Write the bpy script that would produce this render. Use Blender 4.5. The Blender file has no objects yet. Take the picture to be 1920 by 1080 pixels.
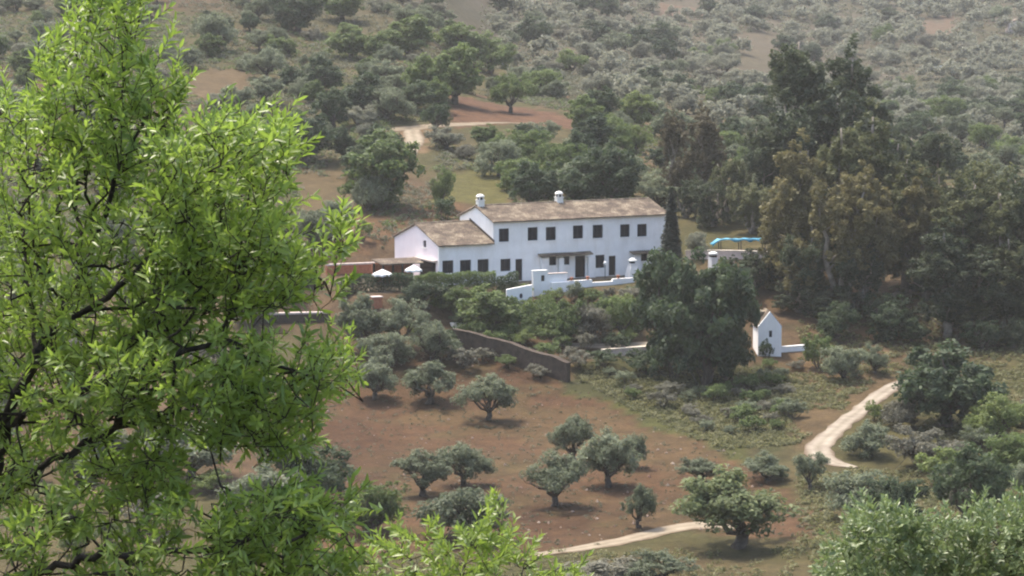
import bpy, math, random
import numpy as np
from mathutils import Vector, Matrix

# ------------------------------------------------------------------ camera, sky, sun, exposure
S = bpy.context.scene
COL = S.collection
F = 4800.0                       # focal length in photo pixels (1920 wide)
PITCH = math.atan(560.0 / F)
cam = bpy.data.objects.new('camera', bpy.data.cameras.new('camera'))
COL.objects.link(cam)
cam.location = (0, 0, 0)
cam.rotation_euler = (math.pi / 2 - PITCH, 0, 0)
cam.data.sensor_width = 36.0
cam.data.lens = 36.0 * F / 1920.0
cam.data.clip_start = 0.5
cam.data.clip_end = 9000
S.camera = cam

SUN_EL, SUN_AZ = math.radians(64), math.radians(-38)     # azimuth from +Y (behind the house), negative = to the left
W = bpy.data.worlds.new('World'); S.world = W; W.use_nodes = True
nt = W.node_tree
sky = nt.nodes.new('ShaderNodeTexSky'); sky.sky_type = 'NISHITA'; sky.sun_disc = False
sky.sun_elevation = SUN_EL; sky.sun_rotation = SUN_AZ
sky.dust_density = 4.0; sky.air_density = 1.0
bg = nt.nodes['Background']; bg.inputs['Strength'].default_value = 0.15
nt.links.new(sky.outputs[0], bg.inputs[0])
sl = bpy.data.lights.new('sun', 'SUN'); sl.energy = 2.1; sl.angle = math.radians(3.0); sl.color = (1.0, 0.92, 0.79)
sun = bpy.data.objects.new('sun', sl); COL.objects.link(sun)
sdir = Vector((math.sin(SUN_AZ) * math.cos(SUN_EL), math.cos(SUN_AZ) * math.cos(SUN_EL), math.sin(SUN_EL)))
sun.rotation_euler = (-sdir).to_track_quat('-Z', 'Y').to_euler()
sun.location = (0, 0, 80)
S.view_settings.view_transform = 'Standard'; S.view_settings.look = 'None'
S.view_settings.gamma = 1.0; S.view_settings.exposure = 1.5
S.render.engine = 'CYCLES'
S.cycles.filter_width = 2.1; S.cycles.max_bounces = 8; S.cycles.transparent_max_bounces = 4; S.cycles.volume_bounces = 0

# ------------------------------------------------------------------ helpers
random.seed(7)
RNG = np.random.default_rng(11)
sp, cp = math.sin(PITCH), math.cos(PITCH)

def ray(px, row):
    u, v = (px - 960) / F, (540 - row) / F
    y = cp + v * sp; z = -sp + v * cp
    return u / y, z / y                                   # x and z per metre of forward distance

def at(px, row, D):
    a, b = ray(px, row); return Vector((a * D, D, b * D))

def proj(x, y, z):
    f = y * cp - z * sp; up = y * sp + z * cp
    return 960 + F * x / f, 540 - F * up / f

def vnoise(x, y, seed=0):
    x = np.asarray(x, float); y = np.asarray(y, float)
    xi = np.floor(x).astype(np.int64); yi = np.floor(y).astype(np.int64)
    fx = x - xi; fy = y - yi; fx = fx * fx * (3 - 2 * fx); fy = fy * fy * (3 - 2 * fy)
    def h(a, b):
        n = (a * 374761393 + b * 668265263 + seed * 974711) & 0xffffffff
        n = ((n ^ (n >> 13)) * 1274126177) & 0xffffffff
        return ((n ^ (n >> 16)) & 0xffff) / 65535.0
    return (h(xi, yi) * (1 - fx) + h(xi + 1, yi) * fx) * (1 - fy) + (h(xi, yi + 1) * (1 - fx) + h(xi + 1, yi + 1) * fx) * fy

def fbm(x, y, seed=0, o=4):
    s = 0; a = .5
    for i in range(o):
        s = s + a * vnoise(x * 2 ** i, y * 2 ** i, seed + i * 17); a *= .5
    return s / (1 - .5 ** o)

def inpoly(px, py, poly):
    r = np.zeros(np.shape(px), bool); n = len(poly)
    for i in range(n):
        x1, y1 = poly[i]; x2, y2 = poly[(i + 1) % n]
        if y1 == y2: continue
        c = ((y1 > py) != (y2 > py)) & (px < (x2 - x1) * (py - y1) / (y2 - y1) + x1)
        r ^= c
    return r

def mesh_np(name, V, Q, mat=None, attr=None, smooth=False):
    """V (n,3) float, Q list of faces or int array (m,k); one material"""
    me = bpy.data.meshes.new(name)
    if isinstance(Q, np.ndarray):
        m, k = Q.shape
        me.vertices.add(len(V)); me.vertices.foreach_set('co', np.asarray(V, np.float32).ravel())
        me.loops.add(m * k); me.loops.foreach_set('vertex_index', Q.astype(np.int32).ravel())
        me.polygons.add(m); me.polygons.foreach_set('loop_start', np.arange(0, m * k, k, dtype=np.int32))
        me.update(calc_edges=True); me.validate()
    else:
        me.from_pydata([tuple(v) for v in V], [], Q)
    if attr is not None:
        a = me.attributes.new('v', 'FLOAT', 'POINT'); a.data.foreach_set('value', np.asarray(attr, np.float32))
    if smooth: me.polygons.foreach_set('use_smooth', np.ones(len(me.polygons), bool))
    if mat: me.materials.append(mat)
    return me

def obj(name, me, parent=None, loc=(0, 0, 0), rot=(0, 0, 0), scale=None):
    o = bpy.data.objects.new(name, me); COL.objects.link(o)
    o.location = loc; o.rotation_euler = rot
    if scale is not None: o.scale = scale
    if parent: o.parent = parent
    return o

def tag(o, label=None, cat=None, group=None, kind=None):
    if label: o['label'] = label
    if cat: o['category'] = cat
    if group: o['group'] = group
    if kind: o['kind'] = kind
    return o

def thing(name, label, cat, loc, rz=0, group=None):
    o = obj(name, None, None, loc, (0, 0, rz)); o.empty_display_size = .3
    return tag(o, label, cat, group)

class MB:
    def __init__(s): s.V = []; s.Fc = []
    def add(s, V, Fc):
        k = len(s.V); s.V += [tuple(v) for v in V]; s.Fc += [tuple(i + k for i in f) for f in Fc]; return s
    def box(s, a, b):
        (x0, y0, z0), (x1, y1, z1) = a, b
        return s.add([(x0, y0, z0), (x1, y0, z0), (x1, y1, z0), (x0, y1, z0), (x0, y0, z1), (x1, y0, z1), (x1, y1, z1), (x0, y1, z1)],
                     [(0, 3, 2, 1), (4, 5, 6, 7), (0, 1, 5, 4), (1, 2, 6, 5), (2, 3, 7, 6), (3, 0, 4, 7)])
    def tube(s, P, R, n=6, cap=True):
        P = [Vector(p) for p in P]; k = len(s.V); V = []; Fc = []
        for i, p in enumerate(P):
            t = (P[min(i + 1, len(P) - 1)] - P[max(i - 1, 0)]).normalized()
            a = t.cross(Vector((0.31, .2, 1)) if abs(t.z) < .9 else Vector((1, .1, 0))).normalized(); b = t.cross(a)
            for j in range(n):
                c, d = math.cos(2 * math.pi * j / n), math.sin(2 * math.pi * j / n)
                V.append(p + (a * c + b * d) * R[i])
        for i in range(len(P) - 1):
            for j in range(n):
                Fc.append((i * n + j, i * n + (j + 1) % n, (i + 1) * n + (j + 1) % n, (i + 1) * n + j))
        if cap: Fc.append(tuple(range(n))[::-1]); Fc.append(tuple(range((len(P) - 1) * n, len(P) * n)))
        return s.add(V, Fc)
    def lathe(s, prof, n=16, c=(0, 0, 0)):
        V = []; Fc = []
        for r, z in prof:
            for j in range(n): V.append((c[0] + r * math.cos(2 * math.pi * j / n), c[1] + r * math.sin(2 * math.pi * j / n), c[2] + z))
        for i in range(len(prof) - 1):
            for j in range(n): Fc.append((i * n + j, i * n + (j + 1) % n, (i + 1) * n + (j + 1) % n, (i + 1) * n + j))
        Fc.append(tuple(range(n))[::-1]); Fc.append(tuple(range((len(prof) - 1) * n, len(prof) * n)))
        return s.add(V, Fc)
    def mesh(s, name, mat, smooth=False):
        me = bpy.data.meshes.new(name); me.from_pydata(s.V, [], s.Fc); me.materials.append(mat)
        if smooth: me.polygons.foreach_set('use_smooth', np.ones(len(me.polygons), bool))
        return me
    def build(s, name, mat, parent=None, smooth=False, **k):
        return obj(name, s.mesh(name, mat, smooth), parent, **k)

# ------------------------------------------------------------------ materials
def new_mat(name):
    m = bpy.data.materials.new(name); m.use_nodes = True
    return m, m.node_tree.nodes, m.node_tree.links, m.node_tree.nodes['Principled BSDF']

def noise_node(N, L, scale, detail=5, rough=.6, coord='Object'):
    tc = N.new('ShaderNodeTexCoord'); n = N.new('ShaderNodeTexNoise')
    n.inputs['Scale'].default_value = scale; n.inputs['Detail'].default_value = detail; n.inputs['Roughness'].default_value = rough
    L.new(tc.outputs[coord], n.inputs['Vector']); return n

def surf(name, c1, c2, scale=3, rough=.85, bump=.0, bscale=None, lo=.35, hi=.65, metal=0, spec=.3):
    m, N, L, P = new_mat(name)
    n = noise_node(N, L, scale)
    r = N.new('ShaderNodeValToRGB'); r.color_ramp.elements[0].position = lo; r.color_ramp.elements[1].position = hi
    r.color_ramp.elements[0].color = (*c1, 1); r.color_ramp.elements[1].color = (*c2, 1)
    L.new(n.outputs['Fac'], r.inputs[0]); L.new(r.outputs[0], P.inputs['Base Color'])
    P.inputs['Roughness'].default_value = rough; P.inputs['Metallic'].default_value = metal
    P.inputs['Specular IOR Level'].default_value = spec
    if bump:
        n2 = noise_node(N, L, bscale or scale * 6)
        b = N.new('ShaderNodeBump'); b.inputs['Strength'].default_value = bump; b.inputs['Distance'].default_value = .05
        L.new(n2.outputs['Fac'], b.inputs['Height']); L.new(b.outputs[0], P.inputs['Normal'])
    return m

def leafmat(name, dark, light, rough=.65, trans=.46, vary=.5, spec=.35, tcol=None):
    """leaf colour runs from dark to light with the leaf's own random value and the tree's random value"""
    m, N, L, P = new_mat(name)
    a = N.new('ShaderNodeAttribute'); a.attribute_name = 'v'
    oi = N.new('ShaderNodeObjectInfo')
    mm = N.new('ShaderNodeMath'); mm.operation = 'MULTIPLY_ADD'; mm.inputs[1].default_value = vary; mm.inputs[2].default_value = -vary / 2
    L.new(oi.outputs['Random'], mm.inputs[0])
    ad = N.new('ShaderNodeMath'); ad.operation = 'ADD'; ad.use_clamp = True
    L.new(a.outputs['Fac'], ad.inputs[0]); L.new(mm.outputs[0], ad.inputs[1])
    mx = N.new('ShaderNodeMix'); mx.data_type = 'RGBA'
    mx.inputs[6].default_value = (*dark, 1); mx.inputs[7].default_value = (*light, 1)
    L.new(ad.outputs[0], mx.inputs[0]); L.new(mx.outputs[2], P.inputs['Base Color'])
    P.inputs['Roughness'].default_value = rough; P.inputs['Specular IOR Level'].default_value = spec
    t = N.new('ShaderNodeBsdfTranslucent')
    if tcol:
        h = N.new('ShaderNodeMix'); h.data_type = 'RGBA'; h.inputs[0].default_value = .6
        L.new(mx.outputs[2], h.inputs[6]); h.inputs[7].default_value = (*tcol, 1); L.new(h.outputs[2], t.inputs[0])
    else: L.new(mx.outputs[2], t.inputs[0])
    ms = N.new('ShaderNodeMixShader'); ms.inputs[0].default_value = trans
    L.new(P.outputs[0], ms.inputs[1]); L.new(t.outputs[0], ms.inputs[2])
    L.new(ms.outputs[0], N['Material Output'].inputs['Surface'])
    return m

M = {}
M['olive'] = leafmat('olive_leaf', (.088, .108, .058), (.215, .245, .150))
M['olive_pale'] = leafmat('olive_pale_leaf', (.140, .148, .104), (.255, .26, .185))
M['olive_green'] = leafmat('olive_green_leaf', (.070, .095, .036), (.19, .225, .095))
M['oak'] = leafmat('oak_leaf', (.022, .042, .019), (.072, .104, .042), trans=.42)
M['green'] = leafmat('green_leaf', (0.0541, 0.0886, 0.0213), (0.1558, 0.205, 0.064))
M['bright'] = leafmat('bright_leaf', (0.088, 0.124, 0.0288), (0.216, 0.264, 0.08))
M['euc'] = leafmat('eucalyptus_leaf', (.065, .078, .030), (.165, .172, .074), trans=.42)
M['euc_tan'] = leafmat('eucalyptus_tan_leaf', (.095, .090, .034), (.225, .195, .082), trans=.42)
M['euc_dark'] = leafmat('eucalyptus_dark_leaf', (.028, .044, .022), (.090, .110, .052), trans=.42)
M['brown'] = leafmat('brown_leaf', (0.0638, 0.0561, 0.0306), (0.1318, 0.1105, 0.0612), trans=.42)
M['cypress'] = leafmat('cypress_leaf', (.014, .020, .012), (.040, .050, .030), trans=.05)
M['scrub'] = leafmat('scrub_leaf', (.075, .080, .046), (.165, .165, .105), vary=0)
M['grey_shrub'] = leafmat('grey_shrub_leaf', (0.0892, 0.0892, 0.0629), (0.2295, 0.221, 0.1615))
M['almond'] = leafmat('almond_leaf', (.090, .150, .022), (.305, .395, .092), rough=.40, trans=.5, vary=.25, spec=.6, tcol=(.30, .44, .06))
M['almond2'] = leafmat('almond_pale_leaf', (.10, .16, .025), (.28, .35, .085), rough=.4, trans=.42, vary=.25, spec=.5, tcol=(.28, .40, .05))
M['almond3'] = leafmat('olive_shoot_leaf', (.10, .145, .05), (.25, .30, .14), rough=.42, trans=.3, vary=.25, spec=.5, tcol=(.24, .32, .10))
M['grass'] = leafmat('grass_blade', (0.0788, 0.09, 0.033), (0.2175, 0.2063, 0.09), vary=0)
M['bark'] = surf('bark', (.045, .035, .028), (.10, .082, .065), 6, .95, .6, 22)
M['bark_dark'] = surf('almond_bark', (.022, .017, .013), (.06, .048, .038), 18, .95, .6, 60)
M['euc_bark'] = surf('eucalyptus_bark', (.16, .13, .10), (.30, .26, .21), 2, .9, .4, 12)
M['white'] = surf('limewash', (.70, .70, .71), (.80, .80, .80), .8, .9, .15, 14)
def limewash(name, c1, c2):
    m = surf(name, c1, c2, .8, .9, .15, 14); N, L = m.node_tree.nodes, m.node_tree.links; P = N['Principled BSDF']
    src = P.inputs['Base Color'].links[0].from_socket
    tc = N.new('ShaderNodeTexCoord'); mp = N.new('ShaderNodeMapping'); mp.inputs['Scale'].default_value = (.7, .7, .2); L.new(tc.outputs['Object'], mp.inputs[0])
    n = N.new('ShaderNodeTexNoise'); n.inputs['Scale'].default_value = 1.2; n.inputs['Detail'].default_value = 6; n.inputs['Roughness'].default_value = .7; L.new(mp.outputs[0], n.inputs['Vector'])
    r = N.new('ShaderNodeValToRGB'); r.color_ramp.elements[0].position = .36; r.color_ramp.elements[1].position = .56
    r.color_ramp.elements[0].color = (.91, .90, .88, 1); r.color_ramp.elements[1].color = (1, 1, 1, 1); L.new(n.outputs['Fac'], r.inputs[0])
    mx = N.new('ShaderNodeMix'); mx.data_type = 'RGBA'; mx.blend_type = 'MULTIPLY'; mx.inputs[0].default_value = 1
    L.new(src, mx.inputs[6]); L.new(r.outputs[0], mx.inputs[7]); L.new(mx.outputs[2], P.inputs['Base Color']); return m
M['white'] = limewash('limewash_streaked', (.81, .79, .76), (.88, .865, .835))
M['pink'] = surf('sun_tinted_limewash', (.78, .69, .69), (.84, .76, .76), .8, .9, .15, 14)  # white gable wall with the pinkish tint of grazing sun painted in
M['chim'] = surf('chimney_limewash', (.74, .72, .64), (.82, .80, .74), 2, .9, .1, 14)
M['dark'] = surf('dark_void', (.012, .012, .016), (.02, .02, .024), 2, .9)
M['glass'] = surf('window_glass', (.006, .007, .014), (.010, .012, .022), 1.5, .25, spec=.2)
M['frame'] = surf('navy_paint', (.014, .015, .034), (.022, .024, .045), 3, .5)
M['wood'] = surf('dark_wood', (.016, .011, .009), (.03, .02, .015), 4, .7)
M['iron'] = surf('black_iron', (.015, .015, .018), (.03, .03, .034), 8, .6)
M['cloth'] = surf('white_canvas', (.70, .69, .66), (.80, .79, .76), 5, .9)
M['tarp'] = surf('blue_tarpaulin', (.03, .22, .34), (.10, .36, .48), 1.6, .45, .3, 6, spec=.5)
M['terracotta'] = surf('terracotta', (.30, .10, .05), (.42, .17, .09), 4, .85)
M['stone'] = surf('dark_stone', (.040, .028, .020), (.080, .058, .042), 2.2, .95, .9, 3.5)
M['pale_stone'] = surf('pale_stone', (.42, .36, .29), (.62, .55, .46), 2, .9, .4, 8)
M['coping'] = surf('pale_coping', (.45, .37, .33), (.56, .47, .42), 3, .9, .2, 8)
M['magenta'] = leafmat('bougainvillea', (.25, .05, .12), (.45, .12, .22))
M['skin_light'] = surf('lamp_globe', (.75, .75, .72), (.8, .8, .78), 3, .4)

def tile_mat():
    m, N, L, P = new_mat('roof_tile')
    n = noise_node(N, L, .8, 6, .72); n2 = noise_node(N, L, 5.5, 3, .7)
    r = N.new('ShaderNodeValToRGB'); e = r.color_ramp.elements
    e[0].position = .36; e[0].color = (.080, .058, .042, 1); e[1].position = .66; e[1].color = (.34, .285, .205, 1)
    x = e.new(.5); x.color = (.145, .108, .078, 1)
    L.new(n.outputs['Fac'], r.inputs[0])
    r2 = N.new('ShaderNodeValToRGB'); r2.color_ramp.elements[0].position = .3; r2.color_ramp.elements[1].position = .7
    r2.color_ramp.elements[0].color = (.62, .60, .58, 1); r2.color_ramp.elements[1].color = (1.1, 1.08, 1.02, 1)
    L.new(n2.outputs['Fac'], r2.inputs[0])
    mx = N.new('ShaderNodeMix'); mx.data_type = 'RGBA'; mx.blend_type = 'MULTIPLY'; mx.inputs[0].default_value = 1
    L.new(r.outputs[0], mx.inputs[6]); L.new(r2.outputs[0], mx.inputs[7]); L.new(mx.outputs[2], P.inputs['Base Color'])
    P.inputs['Roughness'].default_value = .9
    return m
M['tile'] = tile_mat()

# ------------------------------------------------------------------ terrain
PHI = math.radians(27)
P0 = at(925, 530, 250)                                     # front left corner of the two-storey block, at floor level
CT, ST = math.cos(PHI), math.sin(PHI)
def to_house(x, y):
    dx, dy = x - P0.x, y - P0.y
    return dx * CT + dy * ST, -dx * ST + dy * CT           # along the facade, depth behind it
def house_px(px, row):                                     # point on the facade plane seen at a pixel -> (s, h)
    a, b = ray(px, row)
    # P0 + s*(CT,ST) = (a*y, y)
    s = (a * P0.y - P0.x) / (CT - a * ST); y = P0.y + s * ST
    return s, b * y - P0.z

NEAR = [(-60, -1.2), (0, -1.7), (5, -2.8), (12, -4.7), (25, -8.8), (60, -19.5), (100, -30), (130, -35.3)]
PROF = {
 -600: [(1080, 160), (900, 188), (700, 220), (600, 236), (520, 250), (430, 275), (300, 312), (200, 345), (100, 388), (0, 440), (-120, 520)],
 350: [(1080, 160), (900, 188), (700, 220), (600, 236), (520, 250), (430, 275), (300, 312), (200, 345), (100, 388), (0, 440), (-120, 520)],
 700: [(1080, 160), (900, 192), (785, 213), (670, 230), (600, 240), (540, 248), (480, 258), (410, 275), (300, 312), (200, 350), (100, 405), (0, 470), (-120, 580)],
 1000: [(1080, 158), (1000, 172), (785, 214), (670, 231), (600, 241), (538, 248), (505, 262), (420, 278), (350, 300), (250, 340), (200, 375), (130, 470), (60, 580), (0, 680), (-100, 880)],
 1350: [(1080, 156), (980, 174), (800, 208), (700, 226), (600, 240), (530, 250), (470, 263), (400, 285), (300, 345), (230, 420), (150, 560), (70, 690), (0, 800), (-100, 1000)],
 1650: [(1080, 154), (950, 177), (820, 202), (720, 222), (620, 238), (540, 250), (450, 268), (350, 330), (280, 420), (200, 560), (100, 720), (0, 860), (-100, 1050)],
 2100: [(1080, 154), (950, 177), (820, 202), (720, 222), (620, 238), (540, 250), (450, 268), (350, 330), (280, 420), (200, 560), (100, 720), (0, 860), (-100, 1050)],
}
class Pchip:
    def __init__(s, X, Y):
        s.X = np.array(X, float); s.Y = np.array(Y, float)
        h = np.diff(s.X); d = np.diff(s.Y) / h; m = np.zeros(len(X)); m[0] = d[0]; m[-1] = d[-1]
        for i in range(1, len(X) - 1):
            if d[i - 1] * d[i] > 0:
                w1 = 2 * h[i] + h[i - 1]; w2 = h[i] + 2 * h[i - 1]; m[i] = (w1 + w2) / (w1 / d[i - 1] + w2 / d[i])
        s.m = m
    def __call__(s, x):
        x = np.clip(x, s.X[0], s.X[-1]); i = np.clip(np.searchsorted(s.X, x) - 1, 0, len(s.X) - 2)
        h = s.X[i + 1] - s.X[i]; t = (x - s.X[i]) / h
        return (s.Y[i] * (1 + 2 * t) * (1 - t) ** 2 + h * s.m[i] * t * (1 - t) ** 2 + s.Y[i + 1] * t * t * (3 - 2 * t) + h * s.m[i + 1] * t * t * (t - 1))
PXC = np.array(sorted(PROF)); CURVES = []
for px in PXC:
    D = [d for d, _ in NEAR]; Zc = [z for _, z in NEAR]
    for row, d in PROF[int(px)]: D.append(d); Zc.append(ray(960, row)[1] * d)
    D += [D[-1] + 500, D[-1] + 3500]; Zc += [Zc[-1] + 32, Zc[-1] + 45]
    CURVES.append(Pchip(D, Zc))

def Z(x, y):
    x = np.asarray(x, float); y = np.asarray(y, float)
    e = 960 + F * x / np.maximum(y, 60)
    zc = np.array([c(y) for c in CURVES])
    i = np.clip(np.searchsorted(PXC, e) - 1, 0, len(PXC) - 2)
    t = np.clip((e - PXC[i]) / (PXC[i + 1] - PXC[i]), 0, 1); t = t * t * (3 - 2 * t)
    z = np.take_along_axis(zc, i[None], 0)[0] * (1 - t) + np.take_along_axis(zc, (i + 1)[None], 0)[0] * t if np.ndim(i) else zc[i] * (1 - t) + zc[i + 1] * t
    k = np.clip((y - 130) / 40, 0, 1); far = np.clip((y - 290) / 150, 0, 1)
    z = z + k * .9 * (fbm(x / 13, y / 13, 3) - .5) + far * 3.2 * (fbm(x / 45, y / 60, 5) - .5)
    # narrow terraces stepping up the slope behind the house
    s, d = to_house(x, y)
    q = np.maximum(np.maximum(-15 - s, s - 22), np.maximum(-3.0 - d, d - 11)) / np.where(d > 5, 9.0, 4.5)
    w = np.clip(1 - q, 0, 1); w = w * w * (3 - 2 * w)
    return z * (1 - w) + P0.z * w

def zat(x, y): return float(Z(np.array([x]), np.array([y]))[0])

_YS = np.concatenate([np.arange(60, 320, .4), np.arange(320, 1500, 1.5)])
def ground(px, row):
    a, b = ray(px, row)
    f = Z(a * _YS, _YS) - b * _YS
    k = np.argmax(f > 0)
    if k == 0: k = len(_YS) - 1
    f0, f1 = f[k - 1], f[k]; t = -f0 / (f1 - f0) if f1 != f0 else 0
    y = _YS[k - 1] + t * (_YS[k] - _YS[k - 1])
    return Vector((a * y, y, zat(a * y, y)))

gx = np.concatenate([-np.geomspace(1800, 255, 26), np.arange(-250, -75, 3), np.arange(-74, 74, 1.0), np.arange(75, 251, 3), np.geomspace(255, 1800, 26)])
gy = np.concatenate([np.arange(-40, 130, 5), np.arange(130, 300, 1.0), np.arange(300, 500, 2.5), np.arange(500, 1100, 8), np.geomspace(1110, 3600, 30)])
GX, GY = np.meshgrid(gx, gy); GZ = Z(GX.ravel(), GY.ravel())
TV = np.stack([GX.ravel(), GY.ravel(), GZ], 1)
nx, ny = len(gx), len(gy)
ii = (np.arange(ny - 1)[:, None] * nx + np.arange(nx - 1)[None]).ravel()
TQ = np.stack([ii, ii + 1, ii + nx + 1, ii + nx], 1)

# soil and grass colours of the ground, laid out in zones with ragged borders
x, y, z = TV.T
PX, PR = proj(x, np.maximum(y, 1), z)
jx = (fbm(x / 6, y / 6, 21) - .5) * 60 * np.clip(220 / np.maximum(y, 50), .3, 1.2); jy = (fbm(x / 6, y / 6, 22) - .5) * 40
QX, QR = PX + jx, PR + jy
n1 = fbm(x / 9, y / 9, 31); n2 = fbm(x / 28, y / 40, 32); n3 = fbm(x / 3, y / 3, 33)
def mixc(a, b, t): return np.asarray(a) * (1 - t)[:, None] + np.asarray(b) * t[:, None]
def ss(v, lo, hi): t = np.clip((v - lo) / (hi - lo), 0, 1); return t * t * (3 - 2 * t)
C = mixc((.205, .175, .095), (.165, .158, .075), ss(n1, .35, .65))
C = mixc(C, (.235, .160, .105), ss(n2, .50, .68))
C = mixc(C, (.115, .115, .055), ss(n3, .55, .75) * .6)
far = ss(y, 380, 560)
C = mixc(C, mixc((.20, .175, .135), (.165, .155, .105), ss(n2, .4, .6)), far)
def zone(poly, col, amt=1.0, soft=None):
    global C
    k = inpoly(QX, QR, poly).astype(float) * amt
    C = mixc(C, col, k)
FIELD = [(560, 800), (640, 700), (690, 660), (880, 664), (1010, 700), (1130, 730), (1300, 800), (1420, 865), (1480, 905), (1530, 950), (1530, 1005), (1350, 1000), (1250, 990), (1100, 1030), (560, 1040)]
soil = mixc((.235, .148, .100), (.215, .155, .098), ss(n1, .3, .7)); soil = mixc(soil, (.165, .095, .066), ss(n2, .52, .66) * .7)
fur = .5 + .5 * np.sin((y * .9 - x * .35 + 2.5 * fbm(x / 8, y / 8, 61)) * 2 * math.pi / 3.1)
soil = soil * (1 - .16 * fur * ss(n1, .3, .6))[:, None]; soil = mixc(soil, (.205, .175, .095), ss(n3, .58, .74) * .55)
k = inpoly(QX, QR, FIELD).astype(float); C = C * (1 - k)[:, None] + soil * np.array([1.0, .95, .88]) * k[:, None]
zone([(700, 790), (900, 770), (1130, 770), (1330, 850), (1420, 905), (1100, 850), (900, 820)], (.235, .170, .095), .55)
zone([(1060, 690), (1200, 670), (1420, 690), (1510, 730), (1520, 800), (1460, 855), (1330, 830), (1200, 770), (1070, 722)], (.12, .125, .058))
zone([(1060, 722), (1200, 762), (1330, 826), (1460, 860), (1420, 872), (1300, 830), (1180, 785)], (.155, .165, .062))
zone([(1420, 675), (1500, 672), (1660, 700), (1720, 712), (1560, 800), (1500, 850), (1480, 800), (1540, 740)], (.26, .18, .11), .8)
zone([(1560, 830), (1660, 740), (1720, 730), (1900, 800), (1900, 900), (1700, 880)], (.165, .155, .070), .8)
zone([(1640, 470), (1760, 500), (1745, 570), (1690, 640), (1650, 690), (1640, 600)], (.36, .26, .17), .9)
zone([(735, 232), (806, 238), (802, 300), (762, 300)], (.42, .29, .19))
zone([(843, 178), (960, 198), (1090, 225), (1090, 246), (1000, 236), (850, 234)], (.27, .155, .105))
zone([(1000, 175), (1110, 180), (1100, 210), (1010, 205)], (.25, .165, .115), .7)
zone([(840, 330), (930, 325), (970, 390), (800, 395)], (.225, .215, .085))
zone([(620, 380), (860, 385), (860, 440), (600, 480)], (.28, .165, .10), .75)
zone([(560, 300), (690, 330), (650, 420), (560, 420)], (.25, .185, .11), .8)
zone([(880, 130), (960, 130), (960, 180), (880, 180)], (.235, .205, .10), .8)
zone([(340, 120), (480, 130), (470, 180), (340, 185)], (.27, .195, .125), .8)
zone([(1236, 8), (1330, 8), (1330, 28), (1236, 28)], (.30, .20, .15), .8)
zone([(1395, 60), (1480, 60), (1440, 165), (1380, 165)], (.24, .20, .15), .4)
zone([(1730, 40), (1790, 30), (1790, 80), (1730, 85)], (.30, .21, .165), .7)
zone([(1600, 160), (2000, 120), (2000, 330), (1650, 330)], (.13, .135, .075), .75)
zone([(1200, 220), (1300, 215), (1300, 330), (1200, 340)], (.30, .22, .13), .7)
s_, d_ = to_house(x, y)
k = ((s_ > -14) & (s_ < 21) & (d_ > -2.6) & (d_ < 10)).astype(float); C = mixc(C, (.42, .36, .30), k)

C = C * np.array([.36, .345, .30])
m, N, L, P = new_mat('hillside_soil')
at_ = N.new('ShaderNodeAttribute'); at_.attribute_name = 'Col'
na = noise_node(N, L, .55, 8, .7); nb = noise_node(N, L, 3.2, 4, .7)
r1 = N.new('ShaderNodeValToRGB'); r1.color_ramp.elements[0].position = .32; r1.color_ramp.elements[1].position = .68
r1.color_ramp.elements[0].color = (.66, .66, .68, 1); r1.color_ramp.elements[1].color = (1.28, 1.26, 1.2, 1)
r2 = N.new('ShaderNodeValToRGB'); r2.color_ramp.elements[0].position = .3; r2.color_ramp.elements[1].position = .7
r2.color_ramp.elements[0].color = (.74, .74, .74, 1); r2.color_ramp.elements[1].color = (1.2, 1.2, 1.2, 1)
L.new(na.outputs[0], r1.inputs[0]); L.new(nb.outputs[0], r2.inputs[0])
a1 = N.new('ShaderNodeMix'); a1.data_type = 'RGBA'; a1.blend_type = 'MULTIPLY'; a1.inputs[0].default_value = 1
a2 = N.new('ShaderNodeMix'); a2.data_type = 'RGBA'; a2.blend_type = 'MULTIPLY'; a2.inputs[0].default_value = 1
L.new(at_.outputs['Color'], a1.inputs[6]); L.new(r1.outputs[0], a1.inputs[7]); L.new(a1.outputs[2], a2.inputs[6]); L.new(r2.outputs[0], a2.inputs[7])
L.new(a2.outputs[2], P.inputs['Base Color']); P.inputs['Roughness'].default_value = 1; P.inputs['Specular IOR Level'].default_value = .1
bp = N.new('ShaderNodeBump'); bp.inputs['Strength'].default_value = .8; bp.inputs['Distance'].default_value = .25
nc = noise_node(N, L, 1.6, 8, .75); L.new(nc.outputs[0], bp.inputs['Height']); L.new(bp.outputs[0], P.inputs['Normal'])
M['soil'] = m
tme = mesh_np('ground', TV, TQ, M['soil'], smooth=True)
ca = tme.color_attributes.new('Col', 'FLOAT_COLOR', 'POINT')
ca.data.foreach_set('color', np.concatenate([C, np.ones((len(C), 1))], 1).astype(np.float32).ravel())
tag(obj('ground', tme), kind='structure')

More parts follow.
